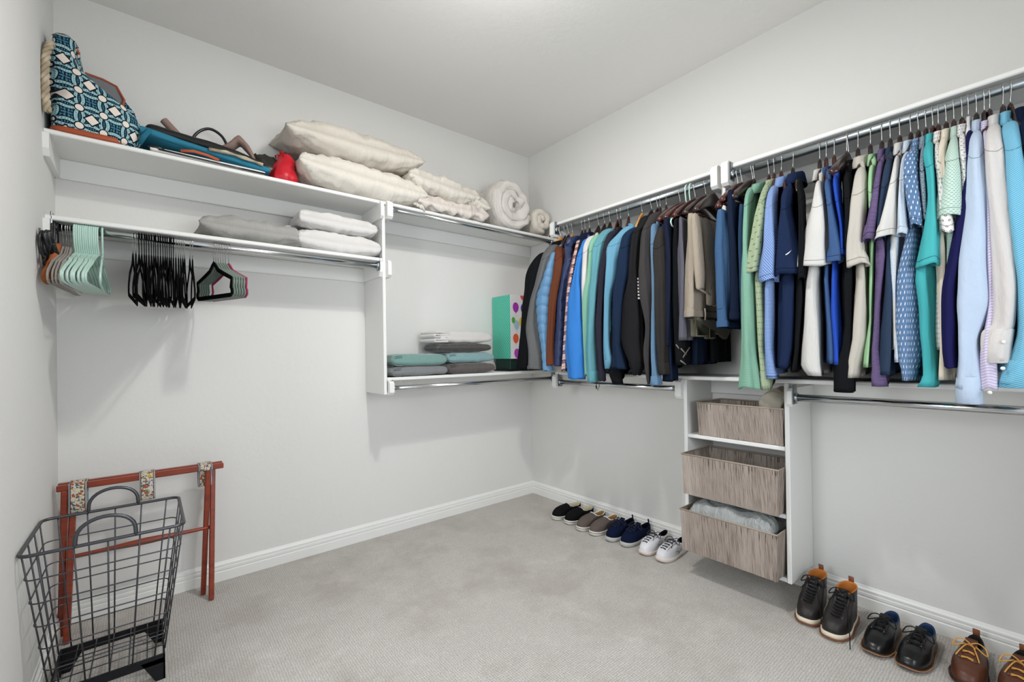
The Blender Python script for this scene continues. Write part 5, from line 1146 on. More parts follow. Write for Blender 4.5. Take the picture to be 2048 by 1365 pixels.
m = MB(); rope(m, [(-2.33, -.303, 2.208), (-2.26, -.309, 2.211), (-2.18, -.309, 2.203), (-2.10, -.304, 2.192)], .009); m.build('rope_handle', M_ROPE.m, t)
m = MB(); m.tube([(-2.585, -.29, 2.165), (-2.57, -.303, 2.20), (-2.55, -.30, 2.232), (-2.53, -.28, 2.235)], 1., 8, flat=(.012, .003), up=(0, 0, 1)); m.build('handle_loop', cotton('teal_canvas_loop', '0f6f8a'), t)
t = thing('striped_tote', 'black and white striped bag lying lowest on the upper shelf, orange patch', 'bag', (-2.3, -.18, ZU))
Ms = Mat('striped_canvas', 'e6e4e0', .8); x, y, z, o = Ms.obj(); Ms.mix(((y*(1/.05)).fr() < .35), '1a1a1c')
m = MB(); slab(m, [(-2.55, 2.154), (-2.45, 2.154), (-2.3, 2.153), (-2.09, 2.152)], .25, .024, -.306, seed=6, wr=.001)
m.v = [(p[0], p[1], max(p[2], ZU+.0006)) for p in m.v]; m.build('canvas', Mat('white_canvas', 'e4e2de', .85).m, t)
m = MB(); m.tube([(-2.52, -.3085, 2.153), (-2.40, -.3085, 2.150), (-2.25, -.3085, 2.147), (-2.09, -.308, 2.146)], 1., 8, flat=(.0042, .0015), up=(0, 0, 1)); m.build('black_stripe', M_BLACKPL, t)
m = MB(); m.tube([(-2.50, -.309, 2.154), (-2.53, -.307, 2.162), (-2.56, -.303, 2.156)], 1., 8, flat=(.006, .0015), up=(0, 0, 1)); m.build('black_stripe', M_BLACKPL, t)
m = MB(); m.tube([(-2.44, -.308, 2.168), (-2.39, -.312, 2.178), (-2.34, -.312, 2.174), (-2.29, -.308, 2.164)], 1., 8, flat=(.007, .003), up=(0, 0, 1)); m.build('orange_patch', cotton('orange_canvas', 'c4582c'), t)
# black leggings roll
m = MB(); P = cr([(-2.565, -.20, 2.262, .020), (-2.54, -.20, 2.264, .030), (-2.44, -.205, 2.255, .031), (-2.33, -.215, 2.243, .032), (-2.22, -.225, 2.225, .033), (-2.12, -.235, 2.205, .026), (-2.08, -.24, 2.198, .012)], 44)
R = [[(x, y+r*1.9*spow(math.cos(2*PI*j/20), .8), z+r*.9*spow(math.sin(2*PI*j/20), .8)+.004*nz(x*14, j*.4, 1)) for j in range(20)] for x, y, z, r in P]
m.rings(R); tag(m.build('folded_leggings', Mat('black_leatherette', '131314', .45, spec=.4).m), 'black leggings folded long on top of the teal tote', 'leggings')
t = thing('nude_tights', 'beige nude tights stuffed behind the black leggings', 'tights', (-2.3, -.12, 2.2)); MN = cotton('nude_nylon', '9c8074', wr=.01)
m = MB(); m.tube([tuple(q) for q in cr([(-2.495, -.10, 2.378), (-2.475, -.105, 2.355), (-2.44, -.12, 2.31), (-2.40, -.13, 2.255), (-2.38, -.12, 2.20)], 16)], [.006]+[.019]*14+[.012]*3 if False else .018, 12); m.build('leg', MN, t)
m = MB(); P = cr([(-2.255, -.14, 2.295, .010), (-2.215, -.15, 2.315, .022), (-2.185, -.155, 2.345, .026), (-2.160, -.17, 2.325, .027), (-2.135, -.20, 2.275, .024), (-2.115, -.22, 2.225, .008)], 24)
m.rings([[(x+r*.5*math.cos(2*PI*j/16), y+r*math.cos(2*PI*j/16), z+r*spow(math.sin(2*PI*j/16), .8)+.005*nz(x*30, j, z*20)) for j in range(16)] for x, y, z, r in P]); m.build('leg', MN, t)
m = MB(); m.tube([tuple(q) for q in cr([(-2.40, -.13, 2.26), (-2.365, -.12, 2.345), (-2.31, -.115, 2.388), (-2.255, -.12, 2.362), (-2.225, -.13, 2.29)], 24)], .007, 10)
tag(m.build('belt_loop', M_BLACKPL), 'black rounded strap arching up behind the black leggings', 'strap')
# dark leather pouch, red bag
def crumple_bag(name, label, cat, lv, mat, matin, seed, mouth=True):
    t = thing(name, label, cat, ((lv[0][1]+lv[0][2])/2, (lv[0][3]+lv[0][4])/2, lv[0][0])); P = cr(lv, 22); R = []
    for i, (z, x0, x1, y0, y1) in enumerate(P):
        R.append(np.array([((x0+x1)/2+(x1-x0)/2*spow(math.cos(2*PI*j/30), .7)+.014*nz(j*.7, z*18, 0, seed), (y0+y1)/2+(y1-y0)/2*spow(math.sin(2*PI*j/30), .7)+.014*nz(j*.7, z*18, 5, seed), z+.022*nz(math.cos(2*PI*j/30)*2, math.sin(2*PI*j/30)*2, 0, seed)*(i/len(P))) for j in range(30)]))
    m = MB(); last = R[-1]; c = last.mean(0)
    m.rings(R, cap1=False); m.build('shell', mat, t)
    m = MB(); m.rings([last, c+(last-c)*[.85, .8, 1]-[0, 0, .01], c+(last-c)*[.6, .55, 1]-[0, 0, .05]], cap0=False); m.build('opening', matin, t)
    return t
crumple_bag('leather_pouch', 'small dark olive leather pouch gaping open, left of the red bag', 'bag', [(ZU+.026, -2.135, -1.99, -.22, -.08), (2.20, -2.13, -1.975, -.23, -.08), (2.25, -2.125, -1.985, -.22, -.09), (2.285, -2.12, -2.01, -.20, -.11)], Mat('olive_leather', '23221c', .4, spec=.5).m, Mat('brown_black_lining', '1d1512', .8).m, 3)
crumple_bag('red_bag', 'glossy red nylon bag slumped between the pouch and the pillows', 'bag', [(ZU+.001, -2.05, -1.925, -.29, -.10), (2.17, -2.055, -1.915, -.295, -.09), (2.22, -2.04, -1.925, -.28, -.10), (2.27, -2.015, -1.925, -.26, -.12), (2.315, -2.01, -1.945, -.24, -.14)], Mat('red_nylon', 'c00d22', .4, spec=.5).m, Mat('dark_red_lining', '3a0810', .8).m, 7)

# ================================================================== CUBBY BASKETS
def basket_mat():
    M = Mat('woven_paper_strands', 'a79a90', .85, spec=.2); u, v, uv = M.uv()
    n = M.noise(uv, 1, 3, .6, stretch=(330, 9, 1)); M.mix(((n-.45)*5).mx(0.).mn(1.)*.75, '61564f'); n2 = M.noise(uv, 1, 2, .5, stretch=(9, .6, 1)); M.mix(((n2-.5)*6).mx(0.).mn(1.)*.5, 'c2b7ad')
    M.bump(n, .003, 1.); return M.m
M_BSK = basket_mat(); M_RIM = Mat('folded_strand_rim', 'a39689', .8).m; M_BIN = Mat('basket_inside', '5b524c', .9).m
def basket(label, x0, x1, y0, y1, z0, z1, seed, flare=.012):
    t = thing('storage_basket', label, 'basket', ((x0+x1)/2, (y0+y1)/2, z0)); rr = random.Random(seed)
    # four walls of vertical strands with open gaps near the rim
    def wall(a, b, name, inn):
        m = MB(); n = max(6, int(math.hypot(b[0]-a[0], b[1]-a[1])/.0072)); k = 0
        ux, uy = (b[0]-a[0])/n, (b[1]-a[1])/n; ox, oy = -(uy), ux; l = math.hypot(ox, oy); ox, oy = ox/l*inn, oy/l*inn
        i = 0
        while i < n:
            w = min(rr.choice((1, 2, 2, 3, 4)), n-i); g = .12 if rr.random() < .6 else .0
            zt = z1-.004; gap = rr.uniform(.02, .055)
            d0 = rr.uniform(-.0012, .0012)
            def col(q, z, e):
                f = (z-z0)/(z1-z0); fl = flare*(f-.5)
                return (a[0]+ux*q-ox*fl/ .999+ox*e, a[1]+uy*q-oy*fl+oy*e, z)
            q0, q1 = i, i+w
            zs = [z0, z0+(z1-z0)*.5, zt-gap, zt-gap*.45, zt]
            g = rr.choice((.12, .3, .42)) if g else 0
            ins = [0, 0, 0, g, g*.7]
            R = []
            for z, s in zip(zs, ins):
                R.append([col(q0+s, z, d0), col(q1-s, z, d0), col(q1-s, z, d0+.005), col(q0+s, z, d0+.005)])
            m.rings(R); i += w
        for j, p in enumerate(m.v): m.uv[j] = (p[0]*.9+p[1], p[2])
        m.build(name, M_BSK, t, smooth=False)
    wall((x0, y0), (x0, y1), 'front_side', -1); wall((x1, y1), (x1, y0), 'back_side', -1)
    wall((x1, y0), (x0, y0), 'short_side', -1); wall((x0, y1), (x1, y1), 'short_side', -1)
    box('bottom', x0+flare/2+.009, x1-flare/2-.009, y0+flare/2+.009, y1-flare/2-.009, z0+.0015, z0+.007, M_BIN, t, bev=0)
    f = flare/2; m = MB(); m.tube([(x0-f+.002, y0-f+.002, z1), (x0-f+.002, y1+f-.002, z1), (x1+f-.002, y1+f-.002, z1), (x1+f-.002, y0-f+.002, z1)], .0042, 8, closed=True)
    m.build('rim', M_RIM, t); return t
basket('woven grey-brown basket in the top cubby, folded khaki cloth inside', -.285, -.03, -2.066, -1.655, .752, .925, 1)
basket('woven grey-brown basket in the middle cubby, pulled forward and empty', -.355, -.07, -2.066, -1.602, .440, .652, 2)
basket('woven grey-brown basket in the bottom cubby, filled with clear plastic', -.375, -.08, -2.064, -1.60, .146, .362, 3)
m = MB(); v = [(-.26, -2.06, .905), (-.26, -1.93, .90), (-.05, -2.06, .905), (-.05, -1.90, .90), (-.20, -2.045, 1.015), (-.06, -2.04, 1.02), (-.17, -2.0, .985), (-.05, -1.985, .985), (-.15, -1.93, .935), (-.05, -1.91, .93)]
pillow('folded_cloth', 'khaki cloth folded upright inside the top basket', 'cloth', (-.15, -2.0, .94), (.22, .10, .15), (.5, 0, 0), cotton('khaki_liner', 'b5ac9a', wr=.01), 41, .02, .008, e=.35)
Mp = Mat('clear_plastic_film', 'c9cdcc', .16, spec=.8); Mp.b.inputs['Transmission Weight'].default_value = .45; x, y, z, o = Mp.obj(); Mp.bump(Mp.noise(o, 22, 4, .6, stretch=(1, 2.5, 1)), .012, 1.)
pillow('plastic_bag', 'crinkled clear plastic garment bag folded in the bottom basket', 'plastic bag', (-.225, -1.83, .345), (.25, .41, .13), (0, 0, .0), Mp.m, 42, .02, .014, e=.4, amp=1.3)

# ================================================================== SHOES
def shoe(name, label, toe, heel, kind, up, sole, lining, lace=None, group=None, wd=.098, seed=1, mirror=1, laceup=0):
    """toe/heel: floor points (x,y). local frame: s along heel->toe, w sideways"""
    T = Vector((toe[0], toe[1], 0)); Hh = Vector((heel[0], heel[1], 0)); d = T-Hh; Ln = d.length; d.normalize(); e = Vector((-d.y, d.x, 0))
    def G(s, w, z): p = Hh+d*(s*Ln)+e*w; return (p.x, p.y, z)
    t = thing(name, label, 'boot' if kind == 'boot' else 'shoe', tuple((T+Hh)/2), group)
    st = {'slip': .026, 'navy': .026, 'white': .023, 'boot': .025, 'derby': .012, 'brown': .013}[kind]
    N = 48
    toepow = .62 if kind in ('slip', 'navy', 'white', 'boot') else .7
    def outline(k, out=0.):
        a = 2*PI*k/N          # 0 at toe
        c, s = math.cos(a), math.sin(a)
        ss = .5+.5*spow(c, .92)
        W = np.interp(ss, [0, .06, .18, .45, .68, .85, .95, 1.0], [.0, .60, .72, .72, 1.0, .93, .62, .0])*wd/2
        w = W*(1 if s >= 0 else -1)
        w = wd/2*np.interp(ss, [0, .18, .45, .7, 1.0], [.70, .72, .74, 1., 1.0])*spow(s, .62 if c > 0 else .72)*(np.interp(ss, [.85, 1.], [1, .94]))
        w += mirror*.008*max(0, ss-.5)
        return ss, w, a
    def ringz(z, off, zf=None):
        R = []
        for k in range(N):
            ss, w, a = outline(k); s2 = ss+off*math.cos(a)/Ln; w2 = w+off*spow(math.sin(a), .8)
            tz = (.010 if kind in ('white', 'derby', 'brown') else .006)*max(0, (ss-.8)/.2)**2
            R.append(G(s2, w2, z+(tz if zf is None else tz)))
        return R
    m = MB(); m.rings([ringz(.0005, -.006), ringz(.003, -.001), ringz(st*.55, .001), ringz(st, .0015), ringz(st+.001, -.004)]); m.build('sole', sole, t)
    if kind in ('slip', 'boot', 'derby', 'brown'):
        m = MB(); zz = st*.8 if kind != 'boot' else .008
        R_ = ringz(zz, .0035); m.tube([tuple(q) for q in R_], {'slip': .0014, 'boot': .0034, 'derby': .0022, 'brown': .0018}[kind], 6, closed=True)
        m.build('foxing_stripe' if kind == 'slip' else 'welt', {'slip': M_BLACKPL, 'boot': M_WELTB, 'derby': M_WELTD, 'brown': M_DKSOLE}[kind], t)
    # rim curve (opening)
    RH = {'slip': (.072, .062, .092), 'navy': (.085, .070, .098), 'white': (.080, .066, .088), 'boot': (.155, .150, .140), 'derby': (.078, .064, .088), 'brown': (.080, .066, .094)}[kind]  # heel, side, throat
    s_h, s_t = {'slip': (.055, .50), 'navy': (.05, .46), 'white': (.05, .44), 'boot': (.06, .44), 'derby': (.05, .45), 'brown': (.05, .46)}[kind]
    rw = {'slip': .030, 'navy': .026, 'white': .023, 'boot': .034, 'derby': .028, 'brown': .025}[kind]
    def rim(a, inn=0., dz=0.):
        c, s = math.cos(a), math.sin(a)
        ss = (s_h+s_t)/2+((s_t-s_h)/2-inn/Ln)*spow(c, .85)
        z = RH[1]+(RH[2]-RH[1])*max(0, c)**2.2+(RH[0]-RH[1])*max(0, -c)**2
        return G(ss, (rw-inn)*spow(s, .8), z+dz)
    hc = {'slip': .070, 'navy': .072, 'white': .078, 'boot': .095, 'derby': .062, 'brown': .066}[kind]
    rows = 18; R = []
    def bootsurf(p0, p2, a, ss, w, v):
        f = max(0., math.cos(a)); h1 = .062+.006*f; k = .45+.30*f
        c1 = Vector(G(ss-.004*f, w*.99, st+h1)); c2 = p0.lerp(p2, k); c2.z = (p0.z+p2.z)*.5*(1-f)+(.070)*f+.03*(1-f)
        return p0*(1-v)**3+c1*3*v*(1-v)**2+c2*3*v*v*(1-v)+p2*v**3
    for i in range(rows+1):
        v = i/rows; ring = []
        for k in range(N):
            ss, w, a = outline(k); p0 = Vector(G(ss-.006*math.cos(a)/Ln, w*.96, st+(.010 if kind in ('white', 'derby', 'brown') else .006)*max(0, (ss-.8)/.2)**2)); p2 = Vector(rim(a))
            c = math.cos(a); f = max(0, c)
            # control point: above the sole edge, bulging
            hh = np.interp(c, [-1, -.3, .3, 1], [.05, .05, hc*.9, hc*.82]) if kind != 'boot' else np.interp(c, [-1, -.3, .3, 1], [.09, .08, .10, .078])
            p1 = Vector(G(ss-(.0 if c < 0 else .012*f)+(.012 if c < -.5 and kind == 'boot' else 0), w*(1.02 if kind != 'boot' else .95), st+hh))
            q = p0*(1-v)**2+p1*2*v*(1-v)+p2*v*v
            if kind == 'boot': q = bootsurf(p0, p2, a, ss, w, v)
            if kind in ('derby', 'white', 'brown', 'boot'):
                cr_ = .0016*math.sin(v*26+a*2)*max(0, f)*min(1, v*3)*(1-v)+.0022*nz(q.x*40, q.y*40, q.z*40, seed)
                q.z += cr_
            ring.append(tuple(q))
        R.append(ring)
    m = MB(); m.rings(R, cap0=False, cap1=False); m.build('upper', up, t)
    # lining
    R = [[rim(2*PI*k/N) for k in range(N)], [rim(2*PI*k/N, .0035, .0015) for k in range(N)], [rim(2*PI*k/N, .006, -.008) for k in range(N)]]
    ins = []
    for k in range(N):
        a = 2*PI*k/N; ss, w, _ = outline(k); ins.append(G(min(ss*.92+.04, .78), w*.72, st+.012))
    mid = [tuple((Vector(R[2][k])+Vector(ins[k]))/2+Vector((0, 0, -.005))) for k in range(N)]
    R += [mid, ins]; m = MB(); m.rings(R, cap0=False, cap1=True); m.build('lining', lining, t)
    def vamp(q, w, off=.003):
        """point on the top centreline: q 0 at throat, 1 at toe"""
        p0 = Vector(G(1-.006/Ln, 0, st)); p2 = Vector(rim(0)); hh = (hc*.82 if kind != 'boot' else .078); p1 = Vector(G(1-.012, 0, st+hh)); v = 1-q
        c = p0*(1-v)**2+p1*2*v*(1-v)+p2*v*v
        if kind == 'boot': c = bootsurf(p0, p2, 0., 1., 0., v)
        return Vector((c.x+e.x*w, c.y+e.y*w, c.z+off-abs(w)*abs(w)*7))
    if kind == 'slip':
        for s in (-1, 1):      # elastic gores beside the tongue
            m = MB(); A = [Vector(rim(s*PI*.20, -.0015, .001)), Vector(rim(s*PI*.30, -.0015, .001)), Vector(rim(s*PI*.27, -.012, -.030))]
            m.v = [tuple(q) for q in A]+[tuple(q+Vector((0, 0, .0015))) for q in A]; m.uv = [(0, 0)]*6; m.f = [(0, 1, 2), (5, 4, 3), (0, 3, 4, 1), (1, 4, 5, 2), (2, 5, 3, 0)]; m.fm = [0]*5
            m.build('elastic_gore', M_PRINT, t, smooth=False)
        m = MB(); m.tube([rim(2*PI*k/40, .001, .001) for k in range(40)], .0028, 6, closed=True); m.build('collar_binding', lining if up is not M_SHOEG else M_PRINT, t)
    if lace:
        m = MB(); q0, q1, n = {'navy': (.05, .34, 4), 'white': (.06, .50, 5), 'boot': (.0, .36, 4), 'derby': (.04, .26, 3), 'brown': (.04, .30, 3)}[kind]
        if kind == 'boot':
            for i in range(7):
                A = vamp(.03+.075*i, -.018, .001)+d*.004; Bq = vamp(.06+.075*i, .018, .001)+d*.004
                mid = (A+Bq)/2+d*.008+Vector((0, 0, .004)); m.tube([tuple(A), tuple(mid), tuple(Bq)], .0026, 6)
                A2 = A+e*.036*0; m.tube([tuple(A+Vector((0, 0, -.006))), tuple(mid+Vector((0, 0, .001))), tuple(Bq+Vector((0, 0, .006)))], .0026, 6)
        else:
            for i in range(n):
                f = q0+(q1-q0)*i/(n-1); A = vamp(f, -.016, .004); Bq = vamp(f+.03, .016, .004); mid = (A+Bq)/2+Vector((0, 0, .003))
                m.tube([tuple(A), tuple(mid), tuple(Bq)], .0022, 6)
                if kind != 'brown' or i: m.tube([tuple(vamp(f+.03, -.016, .004)), tuple(mid+Vector((0, 0, .001))), tuple(vamp(f, .016, .004))], .0022, 6)
        # bow
        K = vamp(.04, 0, .007) if kind != 'boot' else vamp(.02, 0, .010)
        for s in (-1, 1):
            lp = [K, K+e*s*.018+Vector((0, 0, .010))-d*.004, K+e*s*.038+Vector((0, 0, .004))+d*.004, K+e*s*.046+d*.018+Vector((0, 0, -.014)), K+e*s*.034+d*.022+Vector((0, 0, -.008)), K+e*s*.014+d*.006]
            m.tube([tuple(q) for q in cr([tuple(q) for q in lp], 20)], .0022, 6)
            le = [K, K+e*s*.010+d*.02+Vector((0, 0, .002)), K+e*s*.022+d*.05+Vector((0, 0, -.010)), K+e*s*.030+d*.072+Vector((0, 0, -.022))]
            if kind == 'boot' and s == 1: le[-1] = K+e*s*.045+d*.09+Vector((0, 0, -.08)); le.append(Vector(G(1.03, .07, .006)))
            m.tube([tuple(q) for q in cr([tuple(q) for q in le], 14)], .0020, 6)
        m.build('laces', lace, t)
        # tongue
        m = MB(); R = []
        for i in range(5):
            f = i/4; c = Vector(rim(0))*(1) + Vector((0, 0, .012-.020*f)) - d*(.016-.030*f)
            R.append([tuple(c+e*(.017*math.cos(2*PI*k/12))+Vector((0, 0, .0025*math.sin(2*PI*k/12)))+d*(.001*math.sin(2*PI*k/12))) for k in range(12)])
        m.rings(R); m.build('tongue', up, t)
        for s in (-1, 1):      # eyelet facing
            m = MB(); R = []
            for i in range(6):
                f = i/5; c = vamp(q0+(q1-q0)*f+.02, s*.020, .0015) if kind != 'boot' else vamp(.0+.52*f, s*.023, .000)+d*.002
                R.append([tuple(c+e*(.006*math.cos(2*PI*k/8))+Vector((0, 0, .002*math.sin(2*PI*k/8)))) for k in range(8)])
            m.rings(R); m.build('eyelet_facing', up, t)
    if kind in ('navy', 'boot', 'brown'):
        hp = Vector(rim(PI)); m = MB(); w = .006 if kind == 'navy' else .010
        m.tube([tuple(hp+Vector((0, 0, -.02))-d*.002), tuple(hp+Vector((0, 0, .006))-d*.004), tuple(hp+Vector((0, 0, .022))-d*.001)], 1., 8, flat=(w, .0022), up=tuple(e)); m.build('pull_tab', up if kind == 'navy' else M_WELTB, t)
    if kind == 'white':
        for s in (-1, 1):
            m = MB(); A = [Vector(G(ss, s*w, z)) for ss, w, z in ((.62, .047, .050), (.52, .044, .040), (.60, .050, .034), (.44, .043, .052))]
            m.tube([tuple(q) for q in A], .0013, 6); m.build('side_mark', M_BLACKPL, t)
    return t
def leather(name, col, rough=.4):
    M = Mat(name, col, rough, spec=.45); x, y, z, o = M.obj(); M.bump(M.noise(o, 130, 3, .6), .0012, .5); M.mix(M.noise(o, 14, 3, .6)*.35, sh(col, .45)); return M.m
def canvas(name, col):
    M = Mat(name, col, .9, spec=.1); x, y, z, o = M.obj(); M.bump(M.noise(o, 700, 1), .0008, .5); return M.m
M_SHOEB = canvas('black_canvas', '111113'); M_SHOEG = canvas('grey_canvas', '5e544f'); M_SHOEN = canvas('navy_canvas', '0e1730'); M_SHOEW = leather('white_leather', 'dfdfe3', .5)
M_BOOT = leather('oiled_black_leather', '211c1b', .5); M_DERBY = leather('black_calf', '131314', .28); M_BROWN = leather('brown_leather', '5a3322', .42)
M_RUB = Mat('white_rubber', 'd9d6cd', .55).m; M_RUBG = Mat('grey_rubber', 'b3b4ae', .6).m; M_CREAM = Mat('cream_midsole', 'd8cdb8', .6).m; M_DKSOLE = leather('dark_welt', '3a2418', .5); M_WSOLE = Mat('blush_rubber', 'd9cdc4', .6).m; M_WELTB = Mat('russet_welt', '7d4830', .6).m; M_WELTD = Mat('pale_brown_welt', '9c7350', .6).m
M_CANL = canvas('cream_lining', 'b9b09a'); M_TANL = Mat('insole_tan', '94713f', .8).m; M_NAVL = canvas('navy_lining', '0a0e1a'); M_BLUEL = Mat('blue_lining', '1b3252', .6).m; M_ORL = Mat('orange_lining', 'b5702f', .7).m; M_DKL = Mat('dark_lining', '171412', .8).m
M_LACEK = Mat('black_lace', '0f0f11', .8).m; M_LACEN = Mat('navy_lace', '1c2233', .8).m; M_LACEO = Mat('amber_lace', 'd09a4c', .7).m; M_LACEG = Mat('dark_grey_lace', '2b2d33', .8).m
shoe('slip_on_shoe', 'black and cream canvas slip-on shoe nearest the corner', (-.33, -.575), (-.045, -.585), 'slip', M_SHOEB, M_RUB, M_CANL, seed=1)
shoe('slip_on_shoe', 'black and cream canvas slip-on shoe, second from the corner', (-.322, -.700), (-.040, -.705), 'slip', M_SHOEB, M_RUB, M_CANL, seed=2, mirror=-1)
shoe('slip_on_shoe', 'grey-brown canvas slip-on shoe beside the black ones', (-.345, -.830), (-.05, -.822), 'slip', M_SHOEG, M_RUB, M_TANL, seed=3)
shoe('slip_on_shoe', 'grey-brown canvas slip-on shoe beside the navy sneakers', (-.338, -.945), (-.045, -.930), 'slip', M_SHOEG, M_RUB, M_TANL, seed=4, mirror=-1)
shoe('sneaker', 'navy lace-up sneaker beside the grey-brown slip-ons', (-.330, -1.065), (-.045, -1.062), 'navy', M_SHOEN, M_RUBG, M_NAVL, M_LACEN, seed=5)
shoe('sneaker', 'navy lace-up sneaker beside the white sneakers', (-.322, -1.180), (-.035, -1.178), 'navy', M_SHOEN, M_RUBG, M_NAVL, M_LACEN, seed=6, mirror=-1)
shoe('sneaker', 'white leather sneaker with dark laces beside the navy ones', (-.335, -1.318), (-.045, -1.315), 'white', M_SHOEW, M_WSOLE, M_NAVL, M_LACEG, seed=7)
shoe('sneaker', 'white leather sneaker with dark laces nearest the cabinet', (-.336, -1.438), (-.045, -1.440), 'white', M_SHOEW, M_WSOLE, M_NAVL, M_LACEG, seed=8, mirror=-1)
shoe('ankle_boot', 'dark ankle boot with orange lining, nearer the cabinet', (-.372, -2.165), (-.085, -2.155), 'boot', M_BOOT, M_CREAM, M_ORL, M_LACEK, seed=9, wd=.105)
shoe('ankle_boot', 'dark ankle boot with orange lining and a trailing lace, beside the derbies', (-.408, -2.272), (-.115, -2.28), 'boot', M_BOOT, M_CREAM, M_ORL, M_LACEK, seed=10, wd=.105, mirror=-1)
shoe('derby_shoe', 'polished black derby shoe beside the boots', (-.400, -2.400), (-.100, -2.425), 'derby', M_DERBY, M_DKSOLE, M_BLUEL, M_LACEK, seed=11, wd=.102)
shoe('derby_shoe', 'polished black derby shoe beside the brown pair', (-.405, -2.512), (-.105, -2.535), 'derby', M_DERBY, M_DKSOLE, M_BLUEL, M_LACEK, seed=12, wd=.102, mirror=-1)
shoe('derby_shoe', 'brown leather derby with amber laces beside the black pair', (-.365, -2.655), (-.07, -2.665), 'brown', M_BROWN, M_DKSOLE, M_DKL, M_LACEO, seed=13, wd=.102)
shoe('derby_shoe', 'brown leather derby with amber laces cut by the picture edge', (-.365, -2.775), (-.07, -2.785), 'brown', M_BROWN, M_DKSOLE, M_DKL, M_LACEO, seed=14, wd=.102, mirror=-1)

# ================================================================== LUGGAGE RACK
t = thing('luggage_rack', 'folded cherry wood luggage rack with three tapestry straps against the back wall', 'rack', (-2.58, -.14, 0))
RZT = .652
def bar(p0, p1, w, h, name, mat=M_CHERRY):
    m = MB(); m.tube([p0, tuple((Vector(p0)+Vector(p1))/2), p1], 1., 4, flat=(h*.72, w*.72), up=(0, 0, 1))
    # 4-gon at 45 deg gives a diamond; rotate by building a box-like section
    P0, P1 = Vector(p0), Vector(p1); d = (P1-P0).normalized(); up = Vector((0, 0, 1)) if abs(d.z) < .9 else Vector((1, 0, 0)); n1 = (up-d*up.dot(d)).normalized(); n2 = d.cross(n1); c = .004
    R = []
    for P_, k in ((P0, .86), (P0+d*.004, 1), (P1-d*.004, 1), (P1, .86)):
        R.append([tuple(P_+n1*a*k+n2*b*k) for a, b in ((h/2, w/2-c), (h/2-c, w/2), (-h/2+c, w/2), (-h/2, w/2-c), (-h/2, -w/2+c), (-h/2+c, -w/2), (h/2-c, -w/2), (h/2, -w/2+c))])
    m = MB(); m.rings(R); return m.build(name, mat, t, smooth=False)
bar((-2.872, -.165, RZT), (-2.272, -.165, RZT), .024, .026, 'top_rail'); bar((-2.872, -.118, RZT), (-2.272, -.118, RZT), .024, .026, 'top_rail')
for x in (-2.325, -2.835):
    bar((x-.012, -.165, RZT-.01), (x-.034, -.110, .002), .030, .022, 'leg'); bar((x+.012, -.118, RZT-.01), (x-.008, -.200, .002), .030, .022, 'leg')
m = MB(); pts = []; rad = []
for i in range(21):
    q = i/20; pts.append((-2.835+.51*q, -.148, .345)); rad.append(.0085+.007*math.exp(-((q-.5)/.2)**2)+.003*math.exp(-((q-.5)/.03)**2)*0)
m.tube(pts, rad, 14); m.build('stretcher', M_CHERRY, t)
def tapestry():
    M = Mat('tapestry_webbing', 'cdc6b6', .9, spec=.1); x, y, z, o = M.obj(); u, v, uv = M.uv()
    n = M.noise(o, 60, 3, .6); M.mix((n > .56), '7b6a4a'); n = M.noise(o, 85, 2, .6); M.mix((n > .60), '45507a'); mp = M.noise(o, 48, 2, .5, stretch=(1.3, 1, .9)); M.mix(mp > .62, 'b0543c')
    mp = M.noise(o, 70, 2, .5, stretch=(1, 1.4, 1.2)); M.mix(mp > .64, '4b6b52'); mp = M.noise(o, 40, 2, .5, stretch=(.9, 1.4, 1.2)); M.mix(mp > .66, 'd0a040')
    e = (u-.029).ab(); M.mix(e > .0215, '5b3a3c'); M.mix(e > .0245, 'c9c3b4'); M.mix(e > .0268, '6f93ac'); M.bump(M.noise(o, 600, 1), .001, .6); return M.m
M_TAP = tapestry(); M_TAPB = Mat('webbing_back', '7d97a4', .9).m
for k, (x, dz) in enumerate(((-2.806, .118), (-2.573, .112), (-2.348, .098))):
    w = .029; path = [(-.105, RZT-.004), (-.105, RZT+.014), (-.118, RZT+.0165), (-.130, RZT+.012)] if False else []
    # hangs from the front rail: over it, down the front, loop, up to the rear rail
    path = [(-.152, RZT-.012), (-.152, RZT+.012), (-.158, RZT+.0155), (-.172, RZT+.0155), (-.1785, RZT+.010), (-.180, RZT-.02), (-.181, RZT-dz*.6), (-.172, RZT-dz*.92), (-.155, RZT-dz), (-.125, RZT-dz*.93), (-.112, RZT-dz*.6), (-.1035, RZT-.02), (-.1035, RZT+.011), (-.110, RZT+.0155), (-.126, RZT+.0155), (-.1318, RZT+.01), (-.1318, RZT-.012)]
    if k == 2: path = [(-.1798, RZT-.012), (-.1798, RZT+.011), (-.173, RZT+.0155), (-.158, RZT+.0155), (-.1515, RZT+.010), (-.151, RZT-.03), (-.150, RZT-dz*.6), (-.146, RZT-dz*.93), (-.135, RZT-dz), (-.122, RZT-dz*.9), (-.1045, RZT-dz*.5), (-.1035, RZT+.011), (-.110, RZT+.0155), (-.126, RZT+.0155), (-.1318, RZT+.01), (-.1318, RZT-.012)]
    P = cr(path, 60); m = MB(); n = len(P); V = []; UVs = []
    acc = 0
    for i, (y, z) in enumerate(P):
        if i: acc += math.hypot(P[i][0]-P[i-1][0], P[i][1]-P[i-1][1])
        for j in range(5): V.append((x-w+2*w*j/4, y, z)); UVs.append((2*w*j/4, acc))
    m.v = V; m.uv = UVs; m.f = [(i*5+j, i*5+j+1, i*5+j+6, i*5+j+5) for i in range(n-1) for j in range(4)]; m.fm = [0]*len(m.f)
    o = m.build('strap', M_TAP, t); sm = o.modifiers.new('thick', 'SOLIDIFY'); sm.thickness = .0016; sm.offset = 0

